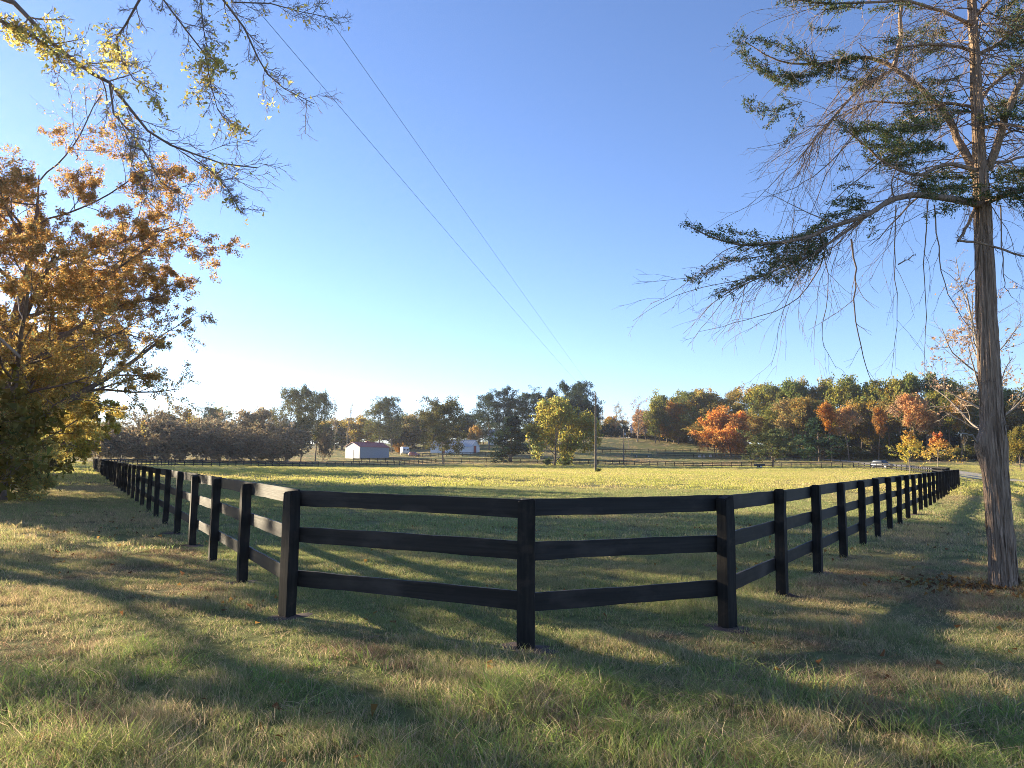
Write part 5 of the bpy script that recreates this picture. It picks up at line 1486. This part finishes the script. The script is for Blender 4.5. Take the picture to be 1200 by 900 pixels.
def car(name, label, loc, rz, paintm, s=1.0):
    root = empty(name, loc, rz); tag(root, label, 'car'); root.scale = (s, s, s)
    obj('body', loft_body('body', [(-2.2, 0.78, 0.35, 0.72, 0.7), (-1.9, 0.88, 0.28, 0.92, 0.82), (-0.9, 0.92, 0.25, 1.02, 0.86), (1.9, 0.92, 0.25, 1.08, 0.86), (2.25, 0.84, 0.35, 1.0, 0.78)], paintm), root)
    obj('cabin', loft_body('cabin', [(-0.95, 0.82, 0.95, 1.08, 0.72), (-0.3, 0.84, 0.95, 1.62, 0.66), (1.5, 0.84, 0.95, 1.66, 0.66), (2.1, 0.8, 0.95, 1.15, 0.7)], paintm), root)
    quad_panel('windscreen', [(-0.66, -0.93, 1.14), (0.66, -0.93, 1.14), (0.6, -0.37, 1.58), (-0.6, -0.37, 1.58)], M_GLASS, root)
    quad_panel('rear_window', [(0.6, 2.03, 1.2), (-0.6, 2.03, 1.2), (-0.56, 1.6, 1.6), (0.56, 1.6, 1.6)], M_GLASS, root)
    for sx in (-1, 1):
        quad_panel('side_window', [(sx * 0.85, -0.3 if sx > 0 else 1.5, 1.12), (sx * 0.85, 1.5 if sx > 0 else -0.3, 1.12), (sx * 0.72, 1.35 if sx > 0 else -0.15, 1.55), (sx * 0.72, -0.15 if sx > 0 else 1.35, 1.55)], M_GLASS, root)
        obj('headlight', bevel_box('headlight', sx * 0.62 - 0.16, sx * 0.62 + 0.16, -2.23, -2.1, 0.6, 0.74, M_LAMP, 0.03), root)
        obj('mirror', bevel_box('mirror', sx * 0.98 - 0.1, sx * 0.98 + 0.1, -0.5, -0.38, 1.05, 1.2, paintm, 0.03), root)
        wheel(root, sx * 0.82, -1.4); wheel(root, sx * 0.82, 1.4)
    obj('bumper', bevel_box('bumper', -0.8, 0.8, -2.28, -2.12, 0.32, 0.52, M_DARK, 0.04), root)
    obj('grille', bevel_box('grille', -0.4, 0.4, -2.25, -2.15, 0.56, 0.72, M_DARK, 0.02), root)
    return root
cp = GP(1034, 166)
car('parked_car', 'dark car with a pale roof glint on the drive behind the sunlit fence', (cp[0], cp[1], cp[2] + 0.06), R(25), M_PAINTBLUE, 1.05)
rp = GP(485, 262)
car('parked_car', 'low faded red car beside the white horse trailer', (rp[0], rp[1], rp[2]), R(62), M_REDP, 0.9)

def horse_trailer():
    b = GP(474, 272)
    root = empty('horse_trailer', tuple(b), R(20)); tag(root, 'white horse trailer with dark windows parked behind the back fence', 'trailer')
    obj('body', loft_body('body', [(-2.0, 1.1, 0.6, 2.5, 0.9), (-1.7, 1.25, 0.5, 2.9, 1.05), (2.2, 1.25, 0.5, 2.9, 1.05)], M_WHITE, 0.08), root)
    for x in (-0.55, 0.55): obj('window', bevel_box('window', x - 0.36, x + 0.36, -2.06, -1.9, 1.6, 2.1, M_GLASS, 0.03), root)
    for y in (-0.8, 0.6): obj('side_window', bevel_box('side_window', 1.2, 1.29, y - 0.4, y + 0.4, 1.7, 2.2, M_GLASS, 0.02), root)
    obj('trim_stripe', bevel_box('trim_stripe', 1.22, 1.28, -1.6, 2.1, 1.2, 1.35, M_PAINTBLUE, 0.01), root)
    for sx in (-1, 1):
        for y in (0.1, 0.95): wheel(root, sx * 1.3, y, 0.36)
        obj('mudguard', bevel_box('mudguard', sx * 1.32 - 0.14, sx * 1.32 + 0.14, -0.4, 1.5, 0.78, 0.86, M_WHITE, 0.03), root)
    obj('drawbar', bevel_box('drawbar', -0.08, 0.08, -3.3, -1.95, 0.45, 0.58, M_DARK, 0.02), root)
    obj('jockey_wheel', cyl_mesh('jockey_wheel', 0.14, 0.07, 12, M_TYRE, 'x'), root, (0, -3.1, 0.14))
    obj('jockey_stand', cyl_mesh('jockey_stand', 0.03, 0.45, 8, M_METAL), root, (0, -3.1, 0.36))
horse_trailer()

def cart(px, d, rz, label, bodym, L=2.2, Wd=1.3, rails=False):
    b = GP(px, d)
    root = empty('farm_cart', tuple(b), rz); tag(root, label, 'cart')
    obj('bed', bevel_box('bed', -L / 2, L / 2, -Wd / 2, Wd / 2, 0.55, 0.68, bodym, 0.02), root)
    for sy in (-1, 1):
        obj('side_board', bevel_box('side_board', -L / 2, L / 2, sy * Wd / 2 - 0.03, sy * Wd / 2 + 0.03, 0.683, 1.02, bodym, 0.01), root)
        for x in ((0.0,) if not rails else (-L * 0.32, L * 0.32)):
            k = obj('wheel', cyl_mesh('wheel', 0.34, 0.18, 16, M_TYRE, 'y', 0.03), root, (x, sy * (Wd / 2 + 0.14), 0.34))
            obj('rim', cyl_mesh('rim', 0.2, 0.2, 10, M_METAL, 'y'), k)
    for x in ((-L / 2, L / 2) if not rails else (-L / 2,)):
        obj('end_board', bevel_box('end_board', x - 0.03, x + 0.03, -Wd / 2 + 0.035, Wd / 2 - 0.035, 0.683, 1.5 if rails else 1.0, bodym, 0.01), root)
    obj('axle', bevel_box('axle', -0.05, 0.05, -Wd / 2 - 0.1, Wd / 2 + 0.1, 0.3, 0.38, M_DARK, 0.01), root) if not rails else None
    obj('drawbar', bevel_box('drawbar', L / 2, L / 2 + 1.1, -0.05, 0.05, 0.5, 0.58, M_DARK, 0.01), root)
cart(890, 184, R(4), 'small dark farm cart at the back fence beside the spreading cedar', M_DARK)
cart(752, 262, R(3), 'long green hay wagon standing in the shaded paddock', M_GREENP, 6.6, 2.2, True)
def jump_block(px, d, label):
    b = GP(px, d)
    root = empty('jump_block', tuple(b)); tag(root, label, 'jump block', 'white jump blocks')
    V = [(-0.45, -0.35, 0), (0.45, -0.35, 0), (0.45, 0.35, 0), (-0.45, 0.35, 0), (-0.28, -0.2, 0.75), (0.28, -0.2, 0.75), (0.28, 0.2, 0.75), (-0.28, 0.2, 0.75)]
    obj('block', mesh_py('block', V, box_arr(0, 1, 0, 1, 0, 1)[1], M_WHITE), root)
    obj('cap', bevel_box('cap', -0.33, 0.33, -0.24, 0.24, 0.752, 0.83, M_WHITE, 0.02), root)
for px in (820, 825, 833):
    jump_block(px, 258, 'small white jump block standing in the shaded paddock')
tris = sum(len(o.data.loop_triangles) or sum(len(p.vertices) - 2 for p in o.data.polygons) if False else len(o.data.polygons) for o in C.objects if o.type == 'MESH')
um = {o.data.name: len(o.data.polygons) for o in C.objects if o.type == 'MESH'}
print('faces in unique meshes', sum(um.values()), 'objects', len(C.objects))

# ------------------------------------------------------------------ thin autumn haze
def haze():
    me = bpy.data.meshes.new('haze')
    V, Fc = box_arr(-1750, 1750, -1650, 1800, -14, 46)
    me.from_pydata(V, [], Fc)
    m = bpy.data.materials.new('haze'); m.use_nodes = True
    nt = m.node_tree; nt.nodes.remove(nt.nodes['Principled BSDF'])
    v = nt.nodes.new('ShaderNodeVolumePrincipled')
    v.inputs['Color'].default_value = (0.93, 0.95, 1.0, 1)
    v.inputs['Density'].default_value = 0.00022
    v.inputs['Anisotropy'].default_value = 0.78
    nt.links.new(v.outputs[0], nt.nodes['Material Output'].inputs['Volume'])
    me.materials.append(m)
    tag(obj('haze', me), 'thin autumn haze in the air over the field', None, None, 'stuff')
haze()
